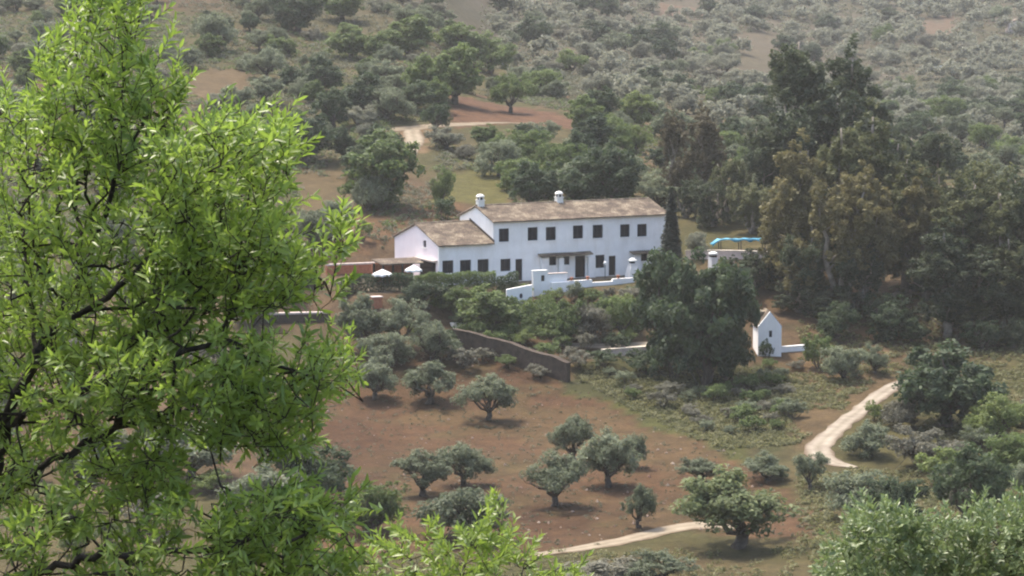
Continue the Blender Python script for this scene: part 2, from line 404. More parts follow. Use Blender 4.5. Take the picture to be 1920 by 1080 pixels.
# ------------------------------------------------------------------ tracks and paths
M['track'] = surf('pale_gravel', (.20, .165, .125), (.29, .25, .195), .8, .95, .4, 9)
M['track2'] = surf('earth_track', (.20, .16, .11), (.28, .235, .17), 1.0, .95, .4, 9)
M['track3'] = surf('faint_earth_track', (.15, .115, .075), (.23, .185, .125), 1.0, .95, .4, 9)
def rutted(m, edge):
    N, L = m.node_tree.nodes, m.node_tree.links; P = N['Principled BSDF']; src = P.inputs['Base Color'].links[0].from_socket
    at_ = N.new('ShaderNodeAttribute'); at_.attribute_name = 'v'
    n = noise_node(N, L, 1.1, 5, .7); ad = N.new('ShaderNodeMath'); ad.operation = 'MULTIPLY_ADD'; ad.inputs[1].default_value = .22; L.new(n.outputs['Fac'], ad.inputs[0])
    sb = N.new('ShaderNodeMath'); sb.operation = 'SUBTRACT'; sb.inputs[1].default_value = .11; L.new(at_.outputs['Fac'], sb.inputs[0]); L.new(sb.outputs[0], ad.inputs[2])
    r = N.new('ShaderNodeValToRGB'); e = r.color_ramp.elements; e[0].position = 0; e[0].color = (*edge, 1); e[1].position = 1; e[1].color = (*edge, 1)
    for p_, c_ in ((.13, (.86, .84, .80)), (.28, (1.05, 1.05, 1.05)), (.5, (.80, .79, .73)), (.72, (1.05, 1.05, 1.05)), (.87, (.86, .84, .80))): q = e.new(p_); q.color = (*c_, 1)
    L.new(ad.outputs[0], r.inputs[0]); mx = N.new('ShaderNodeMix'); mx.data_type = 'RGBA'; mx.blend_type = 'MULTIPLY'; mx.inputs[0].default_value = 1
    L.new(src, mx.inputs[6]); L.new(r.outputs[0], mx.inputs[7]); L.new(mx.outputs[2], P.inputs['Base Color'])
rutted(M['track'], (.42, .34, .27)); rutted(M['track2'], (.45, .38, .30)); rutted(M['track3'], (.6, .55, .5))
def strip(name, pts, mat, wob=.18, nc=10):
    """pts: (pixel x, row, width in metres); the centre line is dropped on the ground and the sheet follows the slope"""
    P = [ground(a, b) for a, b, _ in pts]; Wd = [w for *_, w in pts]
    C_, Wc = [], []
    for i in range(len(P) - 1):
        n = max(2, int((P[i + 1] - P[i]).length / .6))
        for j in range(n):
            t = j / n; C_.append(P[i].lerp(P[i + 1], t)); Wc.append(Wd[i] * (1 - t) + Wd[i + 1] * t)
    C_.append(P[-1]); Wc.append(Wd[-1])
    for _ in range(6):
        C_ = [C_[0]] + [(C_[i - 1] + C_[i] * 2 + C_[i + 1]) / 4 for i in range(1, len(C_) - 1)] + [C_[-1]]
    V = []; Q = []
    for i, c in enumerate(C_):
        t = C_[min(i + 1, len(C_) - 1)] - C_[max(i - 1, 0)]; t.z = 0; t.normalize(); nrm = Vector((-t.y, t.x, 0))
        for j in range(nc + 1):
            u = j / nc * 2 - 1
            w = Wc[i] / 2 + (wob * (2 * float(vnoise(i * .45, 3.0 + (u > 0) * 9, 77)) - 1) if j in (0, nc) else 0)
            p = c + nrm * u * w
            V.append((p.x, p.y, zat(p.x, p.y) + (.03 if j in (0, nc) else .085)))
    for i in range(len(C_) - 1):
        for j in range(nc):
            a = i * (nc + 1) + j; Q.append((a, a + 1, a + nc + 2, a + nc + 1))
    me = mesh_np(name, V, Q, mat, attr=[(k_ % (nc + 1)) / nc for k_ in range(len(V))], smooth=True)
    return tag(obj(name, me), kind='structure')
strip('gravel_track', [(1604, 878, .7), (1570, 872, 1.5), (1540, 859, 2.0), (1530, 838, 2.2), (1562, 811, 1.8), (1598, 781, 1.65), (1638, 749, 1.6), (1670, 726, 1.6), (1700, 715, 1.2)], M['track'])
strip('farm_track', [(1000, 1043, 1.2), (1080, 1031, 1.4), (1130, 1022, 1.7), (1200, 1008, 1.9), (1255, 993, 2.1), (1310, 984, 2.4), (1350, 986, 1.8), (1385, 992, .8)], M['track2'])
strip('garden_path', [(1040, 645, 1.0), (1130, 651, 1.5), (1190, 648, 1.6), (1245, 646, 1.6)], M['track'])
strip('hillside_track', [(700, 245, 2.0), (770, 242, 2.6), (860, 234, 2.2), (930, 231, 1.4), (1000, 231, .7)], M['track3'])
strip('bank_path', [(772, 244, 2.4), (778, 262, 2.6), (770, 285, 2.0), (764, 298, 1.6)], M['track2'])
strip('forest_path', [(1665, 556, 1.2), (1700, 552, 2.0), (1740, 545, 2.0), (1760, 532, 1.6)], M['track'])

# ------------------------------------------------------------------ farmhouse
def wall_panel(holes, u0, u1, top, T=.28, base=0.0):
    """wall in the (u, h) plane, outer face at depth 0 and inner at T; holes are (u0,u1,h0,h1); top is a list of (u,h) points"""
    def toph(u):
        for (a, ha), (b, hb) in zip(top, top[1:]):
            if a - 1e-6 <= u <= b + 1e-6: return ha + (hb - ha) * (u - a) / (b - a)
    us = sorted({u0, u1, *[p[0] for p in top if u0 < p[0] < u1], *[h[0] for h in holes], *[h[1] for h in holes]})
    mb = MB()
    for a, b in zip(us, us[1:]):
        m_ = (a + b) / 2; hs = sorted([h for h in holes if h[0] < m_ < h[1]], key=lambda h: h[2]); z0 = base
        for h in hs:
            if h[2] > z0 + 1e-6: mb.box((a, 0, z0), (b, T, h[2]))
            z0 = h[3]
        ta, tb = toph(a), toph(b)
        mb.add([(a, 0, z0), (b, 0, z0), (b, T, z0), (a, T, z0), (a, 0, ta), (b, 0, tb), (b, T, tb), (a, T, ta)],
               [(0, 3, 2, 1), (4, 5, 6, 7), (0, 1, 5, 4), (1, 2, 6, 5), (2, 3, 7, 6), (3, 0, 4, 7)])
    return mb

def tiled_slope(L, run, h0, h1, mb=None, pitch=.24, amp=.045, thick=.10):
    """barrel-tiled slope: u along the eave 0..L, depth 0..run, height h0..h1; tile courses step a little"""
    nu = int(L / pitch * 4); nd = max(4, int(run / .42)); V = []; Q = []
    for j in range(nd + 1):
        for side in (0, 1):
            t = (j + (0 if side == 0 else 0)) / nd
            lift = .028 if side == 1 else 0.0
            for i in range(nu + 1):
                u = i / nu * L
                w = amp * math.sin(2 * math.pi * u / pitch) + .02 * (float(vnoise(u * .7, t * 5, 9)) - .5)
                V.append((u, t * run, h0 + (h1 - h0) * t + w + (lift if j < nd else 0) + .012 * math.sin(u * 1.3)))
    n = nu + 1
    rows = 2 * (nd + 1)
    for r in range(rows - 1):
        for i in range(nu):
            a = r * n + i; Q.append((a, a + 1, a + n + 1, a + n))
    k = len(V)
    V += [(0, 0, h0 - thick), (L, 0, h0 - thick), (L, run, h1 - thick), (0, run, h1 - thick)]
    Q += [(k, k + 3, k + 2, k + 1)]
    Q.append(tuple([k, k + 1] + [nu - i for i in range(nu + 1)]))                           # eave edge
    Q.append(tuple([k + 3, k] + [r * n for r in range(rows)]))
    Q.append(tuple([k + 1, k + 2] + [r * n + nu for r in range(rows)][::-1]))
    return (mb or MB()).add(V, Q)

def mirror_slope(L, run, h0, h1, D):
    mb = tiled_slope(L, run, h0, h1); mb.V = [(x, D - y, z) for x, y, z in mb.V]; mb.Fc = [f[::-1] for f in mb.Fc]; return mb

house = thing('farmhouse', 'long white two-storey farmhouse with tiled roofs and a lower gabled wing', 'house', P0, PHI)
MAIN_L, MAIN_D, EAVE, RIDGE = 19.6, 7.5, 6.0, 7.2
WING_L, WING_D, WEAVE, WRIDGE = 5.9, 10.4, 3.9, 5.56
def span(px, hw, r0, r1):
    a, h1 = house_px(px - hw, r0); b, h0 = house_px(px + hw, r1); return (a, b, max(h0, 0.02), h1)
up = [span(945, 9.5, 429, 453), span(999, 9.5, 426.5, 450.5), span(1033, 9.5, 426, 450), span(1084, 9.5, 423, 447), span(1121, 9.5, 422, 446), span(1172, 9, 421, 444), span(1204, 9, 420.5, 443)]
lo_w = [span(840, 10.5, 489, 512), span(873, 10.5, 488, 511.5), span(906, 10.5, 486.5, 511)]
lo_m = [span(948, 9.5, 486, 508), span(1036, 7.5, 481, 497), span(1062, 6, 481, 496), span(1125, 8.5, 478.5, 502), span(1208, 6.5, 474, 489)]
doors = [span(973, 6.5, 486, 526), span(1088, 9.5, 480, 521), span(1148, 6.5, 480, 519)]
wins = []
main_holes = up + lo_m + doors
wall_panel(main_holes, 0, MAIN_L, [(0, EAVE), (MAIN_L, EAVE)], base=-.6).build('front_wall', M['white'], house)
wing_wall = wall_panel(lo_w, -WING_L, -.002, [(-WING_L, WEAVE), (0, WEAVE)], base=-.6).build('wing_front_wall', M['white'], house)

def plane_frame(parent, rz, loc): return dict(parent=parent, rz=rz, loc=loc)
def window(hole, parent, grille=True, off=(0, 0, 0), rz=0, sill=True):
    a, b, h0, h1 = hole; R_ = Matrix.Rotation(rz, 4, 'Z')
    f = MB(); d0, d1, w = .13, .19, .07
    f.box((a, d0, h0), (a + w, d1, h1)).box((b - w, d0, h0), (b, d1, h1)).box((a + w, d0, h0), (b - w, d1, h0 + w)).box((a + w, d0, h1 - w), (b - w, d1, h1))
    mid = (a + b) / 2; f.box((mid - .03, d0 + .005, h0 + w), (mid + .03, d1 - .005, h1 - w))
    fo = f.build('window', M['frame'], parent, loc=off, rot=(0, 0, rz))
    for u0, u1 in ((a + w, mid - .03), (mid + .03, b - w)):
        MB().box((u0, .155, h0 + w), (u1, .17, h1 - w)).build('pane', M['glass'], fo)
    MB().box((a, .22, h0), (b, .27, h1)).build('shutter', M['dark'], fo)
    if grille:
        g = MB(); n = max(3, int((b - a) / .2))
        for i in range(1, n): x_ = a + (b - a) * i / n; g.box((x_ - .012, .03, h0 + .01), (x_ + .012, .054, h1 - .01))
        for t in (.25, .75): zz = h0 + (h1 - h0) * t; g.box((a + .005, .056, zz - .012), (b - .005, .072, zz + .012))
        g.build('grille', M['iron'], fo)
    if sill: MB().box((a - .08, -.07, h0 - .07), (b + .08, .02, h0 - .002)).build('sill', M['white'], fo)
    return fo
def door(hole, parent, off=(0, 0, 0), rz=0, glazed=False):
    a, b, h0, h1 = hole
    f = MB().box((a, .1, h0), (a + .08, .2, h1)).box((b - .08, .1, h0), (b, .2, h1)).box((a + .08, .1, h1 - .08), (b - .08, .2, h1))
    fo = f.build('door', M['frame'], parent, loc=off, rot=(0, 0, rz))
    n = 2 if b - a > 1.3 else 1
    if b - a > 2.5: n = 3
    for i in range(n):
        u0 = a + .09 + (b - a - .18) * i / n; u1 = a + .09 + (b - a - .18) * (i + 1) / n - .015
        MB().box((u0, .14, h0 + .01), (u1, .17, h1 - .09)).build('glass_leaf' if glazed else 'door_leaf', M['glass'] if glazed else M['wood'], fo)
    MB().box((b - .22, .09, h0 + .98), (b - .12, .139, h0 + 1.03)).build('handle', M['iron'], fo)
    return fo
for h in up: window(h, house)
for h in lo_w + lo_m: window(h, house, sill=False)
for h in doors: door(h, house)

# the wing's gable end, facing left; u runs from the back corner to the front corner
gw = (WING_D - 3.65, WING_D - 2.95, 3.45, 4.15)
gdoor = (WING_D - 4.4, WING_D - .75, -.3, 2.15)
goff = (-WING_L, WING_D, 0)
wg = wall_panel([gw, gdoor], 0, WING_D - .283, [(0, WEAVE), (WING_D / 2, WRIDGE), (WING_D, WEAVE)], base=-.6)
wg.V = [(x, y + .002, z) for x, y, z in wg.V]
wg.build('wing_gable_wall', M['pink'], house, loc=goff, rot=(0, 0, -math.pi / 2))
window(gw, house, off=goff, rz=-math.pi / 2, grille=False)
door(gdoor, house, off=goff, rz=-math.pi / 2, glazed=True)
# door hood on the gable
MB().box((WING_D - 5.0, -.5, 2.3), (WING_D - .35, -.005, 2.42)).build('door_hood', M['coping'], house, loc=goff, rot=(0, 0, -math.pi / 2))
# main gable (left end above the wing), right gable, back walls
def gable(name, u_, D, e, r, flip, mat):
    mb = MB(); x0, x1 = (u_, u_ + .28) if not flip else (u_ - .28, u_)
    d0, d1 = .29, D
    pr = [(d0, -.6), (d1, -.6), (d1, e), (D / 2, r), (d0, e + (r - e) * d0 / (D / 2))]
    V = [(x0, a, b) for a, b in pr] + [(x1, a, b) for a, b in pr]; n = 5
    mb.add(V, [tuple(range(n))[::-1], tuple(range(n, 2 * n))] + [(i, (i + 1) % n, n + (i + 1) % n, n + i) for i in range(n)])
    return mb.build(name, mat, house)
gable('gable_wall', 0.0, MAIN_D, EAVE, RIDGE, False, M['white'])
gable('gable_wall', MAIN_L, MAIN_D, EAVE, RIDGE, True, M['white'])
MB().box((.29, MAIN_D - .28, -.6), (MAIN_L - .29, MAIN_D - .002, EAVE)).build('back_wall', M['white'], house)
MB().box((-WING_L + .29, WING_D - .28, -.6), (-.003, WING_D - .002, WEAVE)).build('wing_back_wall', M['white'], house)
MB().box((-WING_L + .3, .3, -.1), (MAIN_L - .3, MAIN_D - .3, -.04)).build('floor_slab', M['coping'], house)
# roofs
def roof(Lr, D, e, r, u0, over=.32):
    sl_ = (r - e) / (D / 2)
    a = tiled_slope(Lr, D / 2 + over, e - over * sl_ + .12, r + .12); a.V = [(x + u0, y - over, z) for x, y, z in a.V]
    o = a.build('roof', M['tile'], house)
    b = mirror_slope(Lr, D / 2 + over, e - over * sl_ + .12, r + .12, D); b.V = [(x + u0, y + over, z) for x, y, z in b.V]
    b.build('back_slope', M['tile'], o)
    rc = MB(); n = int(Lr / .42)
    for i in range(n):
        xa = u0 + Lr * i / n
        rc.tube([(xa, D / 2, r + .10), (xa + Lr / n * 1.06, D / 2, r + .115)], [.13, .115], 8)
    rc.build('ridge_tiles', M['tile'], o)
    # white verge band under the tiles at the visible left end
    return o
roof(MAIN_L + .36, MAIN_D, EAVE, RIDGE, -.18)
roof(WING_L + .16, WING_D, WEAVE, WRIDGE, -WING_L - .18)
# lead strip, its dark colour also holding the junction's shadow, where the wing roof meets the main gable
fl = MB(); sw = (WRIDGE - WEAVE) / (WING_D / 2)
fl.add([(-.06, -.3, WEAVE - .3 * sw + .2), (-.02, -.3, WEAVE - .3 * sw + .2), (-.02, WING_D / 2, WRIDGE + .2), (-.06, WING_D / 2, WRIDGE + .2),
        (-.06, -.3, WEAVE - .3 * sw + .42), (-.02, -.3, WEAVE - .3 * sw + .42), (-.02, WING_D / 2, WRIDGE + .42), (-.06, WING_D / 2, WRIDGE + .42)],
       [(0, 3, 2, 1), (4, 5, 6, 7), (0, 1, 5, 4), (1, 2, 6, 5), (2, 3, 7, 6), (3, 0, 4, 7)])
fl.build('flashing_and_shadow', M['stone'], house)
# chimneys: white stack, dark slot, domed cap
def chimney(u, d, z0, w=.64):
    c = MB().box((u - w / 2, d - w / 2, z0 - .7), (u + w / 2, d + w / 2, z0 + .52)).box((u - w / 2 - .05, d - w / 2 - .05, z0 + .521), (u + w / 2 + .05, d + w / 2 + .05, z0 + .60)).build('chimney', M['chim'], house)
    for a in (-1, 1):
        for b in (-1, 1):
            MB().box((u + a * (w / 2 - .12) - .045, d + b * (w / 2 - .06) - .045, z0 + .601), (u + a * (w / 2 - .12) + .045, d + b * (w / 2 - .06) + .045, z0 + .86)).build('pier', M['chim'], c)
    MB().box((u - .2, d - .2, z0 + .602), (u + .2, d + .2, z0 + .85)).build('flue', M['dark'], c)
    MB().lathe([(w * .62, .861), (w * .68, .92), (w * .60, 1.02), (w * .40, 1.12), (.06, 1.17)], 14, (u, d, z0)).build('cap', M['chim'], c)
chimney(.38, MAIN_D / 2 - .1, RIDGE + .1)
chimney(house_px(1062, 400)[0] + 1.2, MAIN_D / 2 + .1, RIDGE + .05)
# tiled hoods over the ground-floor openings
for a, b, r in ((1008, 1106, 479), (1180, 1238, 474)):
    s0, h = house_px(a, r); s1, _ = house_px(b, r)
    t = tiled_slope(s1 - s0, .75, h - .04, h + .16, thick=.07); t.V = [(x + s0, y - .755, z) for x, y, z in t.V]
    t.build('porch_hood', M['tile'], house)
# white buttress-like piers between the openings
for pxa, pxb, r in ((1012, 1026, 481), (1045, 1054, 481), (1100, 1113, 480), (1186, 1198, 476), (1217, 1228, 475)):
    s0, h = house_px(pxa, r); s1, _ = house_px(pxb, r)
    MB().box((s0, -.42, -.5), (s1, -.003, h - .12)).build('porch_pier', M['white'], house)

def hp(s, d, h=0): return Vector((P0.x + s * CT - d * ST, P0.y + s * ST + d * CT, P0.z + h))

# ---- patio walls and furniture in front
def front(px, row, D):                                      # a point in front of the house with its ground height
    p = at(px, row, D); return p, zat(p.x, p.y)
p, zb = front(1000, 509, 245.2); Hh = p.z - zb
pw = thing('patio_wall', 'stepped white patio wall with a small niche below the farmhouse porch', 'wall', (p.x, p.y, zb), PHI)
w_ = wall_panel([(.85, 1.25, Hh - 1.0, Hh - .42)], 0, 3.7, [(0, Hh), (1.5, Hh), (1.6, Hh - .35), (3.7, Hh - .35)], T=.35, base=-.9)
w_.build('wall', M['white'], pw)
MB().box((.85, .12, Hh - 1.0), (1.25, .3, Hh - .42)).build('niche', M['wood'], pw)
MB().box((-.06, -.06, Hh + .002), (1.54, .41, Hh + .07)).build('coping', M['white'], pw)
MB().box((1.62, -.06, Hh - .347), (3.76, .41, Hh - .28)).build('coping', M['coping'], pw)
MB().box((1.8, -.5, -.6), (3.6, -.003, Hh - 1.15)).build('bench', M['white'], pw)
p, zb = front(950, 540, 242.6); Hh = p.z - zb
sw_ = thing('stair_wall', 'sloping white garden stair wall with a small oval window', 'wall', (p.x, p.y, zb), math.radians(12))
a = wall_panel([], 0, 2.5, [(0, Hh - .15), (2.5, Hh + .25)], T=.35, base=-1.2); a.build('wall', M['white'], sw_)
MB().lathe([(.14, -.012), (.20, -.012), (.20, .004)], 12).build('oval_window', M['frame'], sw_, loc=(1.4, -.01, Hh - .8), rot=(math.pi / 2, 0, 0), scale=(.8, 1.25, 1))
p, zb = front(1066, 527, 246.4); Hh = p.z - zb
lw = thing('terrace_parapet', 'low broken white terrace parapet in front of the porch doors', 'wall', (p.x, p.y, zb), PHI)
wall_panel([], 0, 7.4, [(0, Hh), (2.6, Hh), (2.65, Hh - .28), (4.9, Hh - .28), (4.95, Hh - .05), (7.4, Hh - .05)], T=.3, base=-1.0).build('wall', M['white'], lw)
for u_, hh_ in ((.4, Hh), (2.2, Hh), (5.6, Hh - .05)):
    MB().lathe([(.10, hh_ + .002), (.17, hh_ + .25), (.19, hh_ + .32), (.15, hh_ + .33)], 10, (u_, .15, 0)).build('planter', M['terracotta'], lw)
# white outdoor oven
ov = thing('outdoor_oven', 'white tapered outdoor oven chimney with a dark slot in front of the porch', 'oven', hp(house_px(1173, 500)[0] - .6, -2.4, -.5), PHI)
b = MB(); b.lathe([(.78, -.6), (.75, .7), (.62, 1.3), (.48, 1.7), (.46, 1.95)], 4); b.build('stack', M['white'], ov, rot=(0, 0, math.pi / 4))
MB().box((-.2, -.2, 1.951), (.2, .2, 2.15)).build('slot', M['dark'], ov)
MB().lathe([(.5, 2.151), (.52, 2.25), (.3, 2.42), (.05, 2.5)], 4).build('cap', M['chim'], ov, rot=(0, 0, math.pi / 4))
lp = thing('garden_lamp', 'thin dark garden lamp post with white globe before the porch', 'lamp', hp(house_px(1124, 500)[0] - .8, -2.6, -.5), PHI)
MB().tube([(0, 0, -.2), (0, 0, 1.95)], [.05, .035], 8).build('pole', M['iron'], lp)
MB().lathe([(.04, 1.95), (.15, 2.02), (.19, 2.14), (.15, 2.26), (.04, 2.32)], 12).build('globe', M['skin_light'], lp)
# parasols
def parasol(px, row, D, r, label):
    p = at(px, row, D); zb = zat(p.x, p.y); H = p.z - zb
    t = thing('parasol', label, 'parasol', (p.x, p.y, zb), 0, 'parasols on the terrace')
    MB().tube([(0, 0, 0), (0, 0, H)], [.05, .04], 8).build('pole', M['cloth'], t)
    MB().lathe([(.28, 0), (.28, .07), (.07, .10)], 12).build('base', M['pale_stone'], t)
    V = [(0, 0, H + .08)]; Fc = []
    for k in range(8):
        a_ = k * math.pi / 4; V.append((r * math.cos(a_), r * math.sin(a_), H - .42)); a_ += math.pi / 8; V.append((.9 * r * math.cos(a_), .9 * r * math.sin(a_), H - .34))
    n = 16
    for k in range(n): Fc.append((0, 1 + k, 1 + (k + 1) % n))
    Vb = [(x, y, z - .18) for x, y, z in V[1:]]; k0 = len(V); V += Vb
    for k in range(n): Fc.append((1 + k, k0 + k, k0 + (k + 1) % n, 1 + (k + 1) % n))
    MB().add(V, Fc).build('canopy', M['cloth'], t)
parasol(775, 498, 245, .85, 'open white parasol beside the gable glass doors')
parasol(717, 506, 243, 1.0, 'open white parasol furthest left on the terrace, with its pole showing')
# lean-to pergola left of the wing
pg = thing('pergola', 'low tiled pergola roof left of the pink-lit gable end', 'pergola', hp(-WING_L - 5.3, 1.6), PHI)
t = tiled_slope(4.4, 2.6, 2.18, 2.45); t.build('roof', M['tile'], pg)
for u_ in (.15, 2.2, 4.2):
    for d_ in (.15, 2.4): MB().box((u_ - .09, d_ - .09, -.1), (u_ + .09, d_ + .09, 2.06)).build('post', M['wood'], pg)
MB().box((.02, 2.45, -.1), (4.38, 2.6, 2.05)).build('back_wall', M['terracotta'], pg)
# long coping and pot at the left, terrace wall with bougainvillea
def wall_run(name, label, pts, hh, T, mat, cop=None, cat='wall', cope_h=.1):
    pts = [(p0[0] + (p1[0] - p0[0]) * k_ / 5, p0[1] + (p1[1] - p0[1]) * k_ / 5) for p0, p1 in zip(pts, pts[1:]) for k_ in range(5)] + [pts[-1]]
    if isinstance(hh, (list, tuple)): hh = [float(np.interp(k_ / 5, range(len(hh)), hh)) + .08 * (float(vnoise(k_ * .6, 1, 5)) - .5) for k_ in range(len(pts))]
    P = [ground(a_, b_) for a_, b_ in pts]; o = thing(name, label, cat, P[0])
    mb = MB(); cb = MB(); rows_ = []
    for i, p in enumerate(P):
        t_ = P[min(i + 1, len(P) - 1)] - P[max(i - 1, 0)]; t_.z = 0; t_.normalize(); n_ = Vector((-t_.y, t_.x, 0))
        q = p - P[0]; h_ = hh[i] if isinstance(hh, (list, tuple)) else hh
        rows_.append((q, n_, h_))
    def sweep(mb, lo, hi, T_):
        V = []
        for q, n_, h_ in rows_:
            for sgn, zz in ((-1, lo(h_)), (1, lo(h_)), (1, hi(h_)), (-1, hi(h_))): V.append(q + n_ * sgn * T_ / 2 + Vector((0, 0, zz)))
        Q = []
        for i in range(len(rows_) - 1):
            for j in range(4): Q.append((i * 4 + j, i * 4 + (j + 1) % 4, (i + 1) * 4 + (j + 1) % 4, (i + 1) * 4 + j))
        e = (len(rows_) - 1) * 4
        Q += [(3, 2, 1, 0), (e, e + 1, e + 2, e + 3)]; mb.add(V, Q)
    sweep(mb, lambda h_: -.8, lambda h_: h_, T); mb.build('wall', mat, o)
    if cop: sweep(cb, lambda h_: h_ + .002, lambda h_: h_ + cope_h, T + .12); cb.build('coping', cop, o)
    return o
wall_run('retaining_wall', 'dark stone retaining wall sloping down above the red olive field', [(852, 652), (885, 661), (920, 670), (960, 682), (1000, 695), (1035, 706), (1066, 716)], [1.7, 1.8, 1.72, 1.85, 1.7, 1.8, 1.65], .5, M['stone'], M['stone'], cope_h=.1)
wall_run('terrace_wall', 'long low wall with pale coping seen through the almond branches', [(470, 606), (540, 604), (618, 602)], .75, .5, M['stone'], M['coping'], cope_h=.16)
wall_run('terrace_wall', 'low reddish terrace wall left of the parasols', [(612, 515), (655, 513), (702, 511)], .9, .4, M['terracotta'], M['coping'], cope_h=.16)
wall_run('garden_wall', 'low sunlit earth wall under the garden path, left of dark trees', [(1128, 668), (1180, 664), (1242, 660)], .55, .4, M['coping'], M['pale_stone'], cope_h=.1)
wall_run('garden_wall', 'low white wall right of the little white shrine tower', [(1464, 660), (1490, 658), (1515, 656)], .45, .3, M['white'], M['white'], cope_h=.06)
p = ground(513, 592); pt = thing('terracotta_pot', 'orange terracotta pot on the pale-coped terrace wall', 'pot', p + Vector((0, .1, .0)))
MB().lathe([(.22, 0), (.34, .35), (.36, .75), (.30, .95), (.36, 1.02), (.33, 1.06)], 14).build('pot_body', M['terracotta'], pt)
p = ground(705, 572); pt = thing('brick_oven', 'small terracotta brick box among the olive trees below the parasols', 'oven', p, .4)
MB().box((-.5, -.4, -.3), (.5, .4, .75)).build('body', M['terracotta'], pt); MB().box((-.56, -.46, .752), (.56, .46, .83)).build('slab', M['coping'], pt)
p = ground(862, 612); sl2 = thing('stone_slab', 'bright white slab at the head of the dark retaining wall', 'slab', p, .3)
MB().box((-.75, -.5, -.3), (.75, .5, .22)).box((-.8, -.55, .221), (.8, .55, .33)).build('slab', M['chim'], sl2)
# little white gabled tower
p = ground(1443, 668); sh = thing('shrine_tower', 'little white gabled tower with a slit window beside the dark trees', 'tower', p, math.radians(5))
wd, dp, he, hr = 2.15, 2.6, 2.75, 4.1
a = wall_panel([(1.0, 1.28, 1.75, 2.35)], 0, wd, [(0, he), (wd / 2, hr), (wd, he)], T=.2, base=-.8); a.build('front_wall', M['white'], sh, loc=(-wd / 2, 0, 0))
MB().box((1.0, .1, 1.75), (1.28, .15, 2.35)).build('slit_window', M['dark'], sh, loc=(-wd / 2, 0, 0))
for s_ in (-1, 1): MB().box((s_ * (wd / 2 - .1) - .1, .201, -.8), (s_ * (wd / 2 - .1) + .1, dp, he - .02)).build('side_wall', M['white'], sh)
a = wall_panel([], .201, wd - .201, [(.2, he + (hr - he) * .2 / (wd / 2)), (wd / 2, hr), (wd - .2, he + (hr - he) * .2 / (wd / 2))], T=.2, base=-.8); a.build('back_wall', M['white'], sh, loc=(-wd / 2, dp - .2, 0))
for s_ in (-1, 1):
    t = tiled_slope(dp - .2, wd / 2 + .12, he - .1, hr + .04); t.build('roof', M['tile'], sh, loc=(s_ * (wd / 2 + .12), .205 if s_ > 0 else dp + .005, 0), rot=(0, 0, math.pi / 2 if s_ > 0 else -math.pi / 2))
MB().lathe([(.32, 3.2), (.32, 3.75), (.40, 3.78), (.36, 3.95), (.1, 4.1)], 10, (-.55, 1.5, 0)).build('chimney_pot', M['tile'], sh)
# blue tarpaulin canopy, with the terrace parapet in front of it
Pt = at(1386, 462, 262); zb = zat(Pt.x, Pt.y); hT = at(1386, 447, 262).z - zb
ft = thing('tarpaulin_canopy', 'bright blue tarpaulin canopy on posts right of the farmhouse', 'canopy', (Pt.x, Pt.y, zb), math.radians(6))
nu, nv = 22, 8; V = []; Q = []
for j in range(nv + 1):
    for i in range(nu + 1):
        u = i / nu; v = j / nv
        zz = hT - .05 * math.sin(u * math.pi * 3) ** 2 - .08 * math.sin(v * math.pi) - (max(0, .13 - u) * 4.2) + .03 * math.sin(u * 37 + v * 9)
        V.append((-2.8 + 5.6 * u, -.1 + 1.6 * v, zz - .1 * v))
for j in range(nv):
    for i in range(nu): a_ = j * (nu + 1) + i; Q.append((a_, a_ + 1, a_ + nu + 2, a_ + nu + 1))
k = len(V)
for i in range(nu + 1):
    x_, y_, z_ = V[i]; drop = .10 + .50 * float(vnoise(i * .45, 0, 4)) ** 1.5; V.append((x_, y_ - .03, z_ - drop))
for i in range(nu): Q.append((i, k + i, k + i + 1, i + 1))
tm = MB().add(V, Q).build('sheet', M['tarp'], ft, smooth=True)
so = tm.modifiers.new('thick', 'SOLIDIFY'); so.thickness = .02
for u_ in (-1.9, 0.2, 2.7):
    for d_ in (0.05, 1.35): MB().tube([(u_, d_, -.2), (u_, d_, hT - .3 - .04 * d_)], [.05, .05], 8).build('post', M['iron'], ft)
wall_run('parapet', 'pale grey-green terrace parapet below the blue tarpaulin', [(1288, 484), (1340, 484), (1390, 485), (1440, 487)], .75, .35, M['coping'], M['pale_stone'], cat='parapet')
p = at(1337, 492, 257); zb = zat(p.x, p.y)
ob = thing('chimney_stack', 'small white chimney stack with grey slot in front of the blue tarpaulin', 'chimney', (p.x, p.y, zb), PHI)
hC = at(1337, 472, 257).z - zb
MB().box((-.36, -.36, -.3), (.36, .36, hC - .55)).build('stack', M['white'], ob); MB().box((-.28, -.28, hC - .549), (.28, .28, hC - .3)).build('slot', M['stone'], ob)
MB().lathe([(.48, hC - .299), (.5, hC - .2), (.46, hC - .1), (.2, hC), (.05, hC + .02)], 10).build('cap', M['chim'], ob)
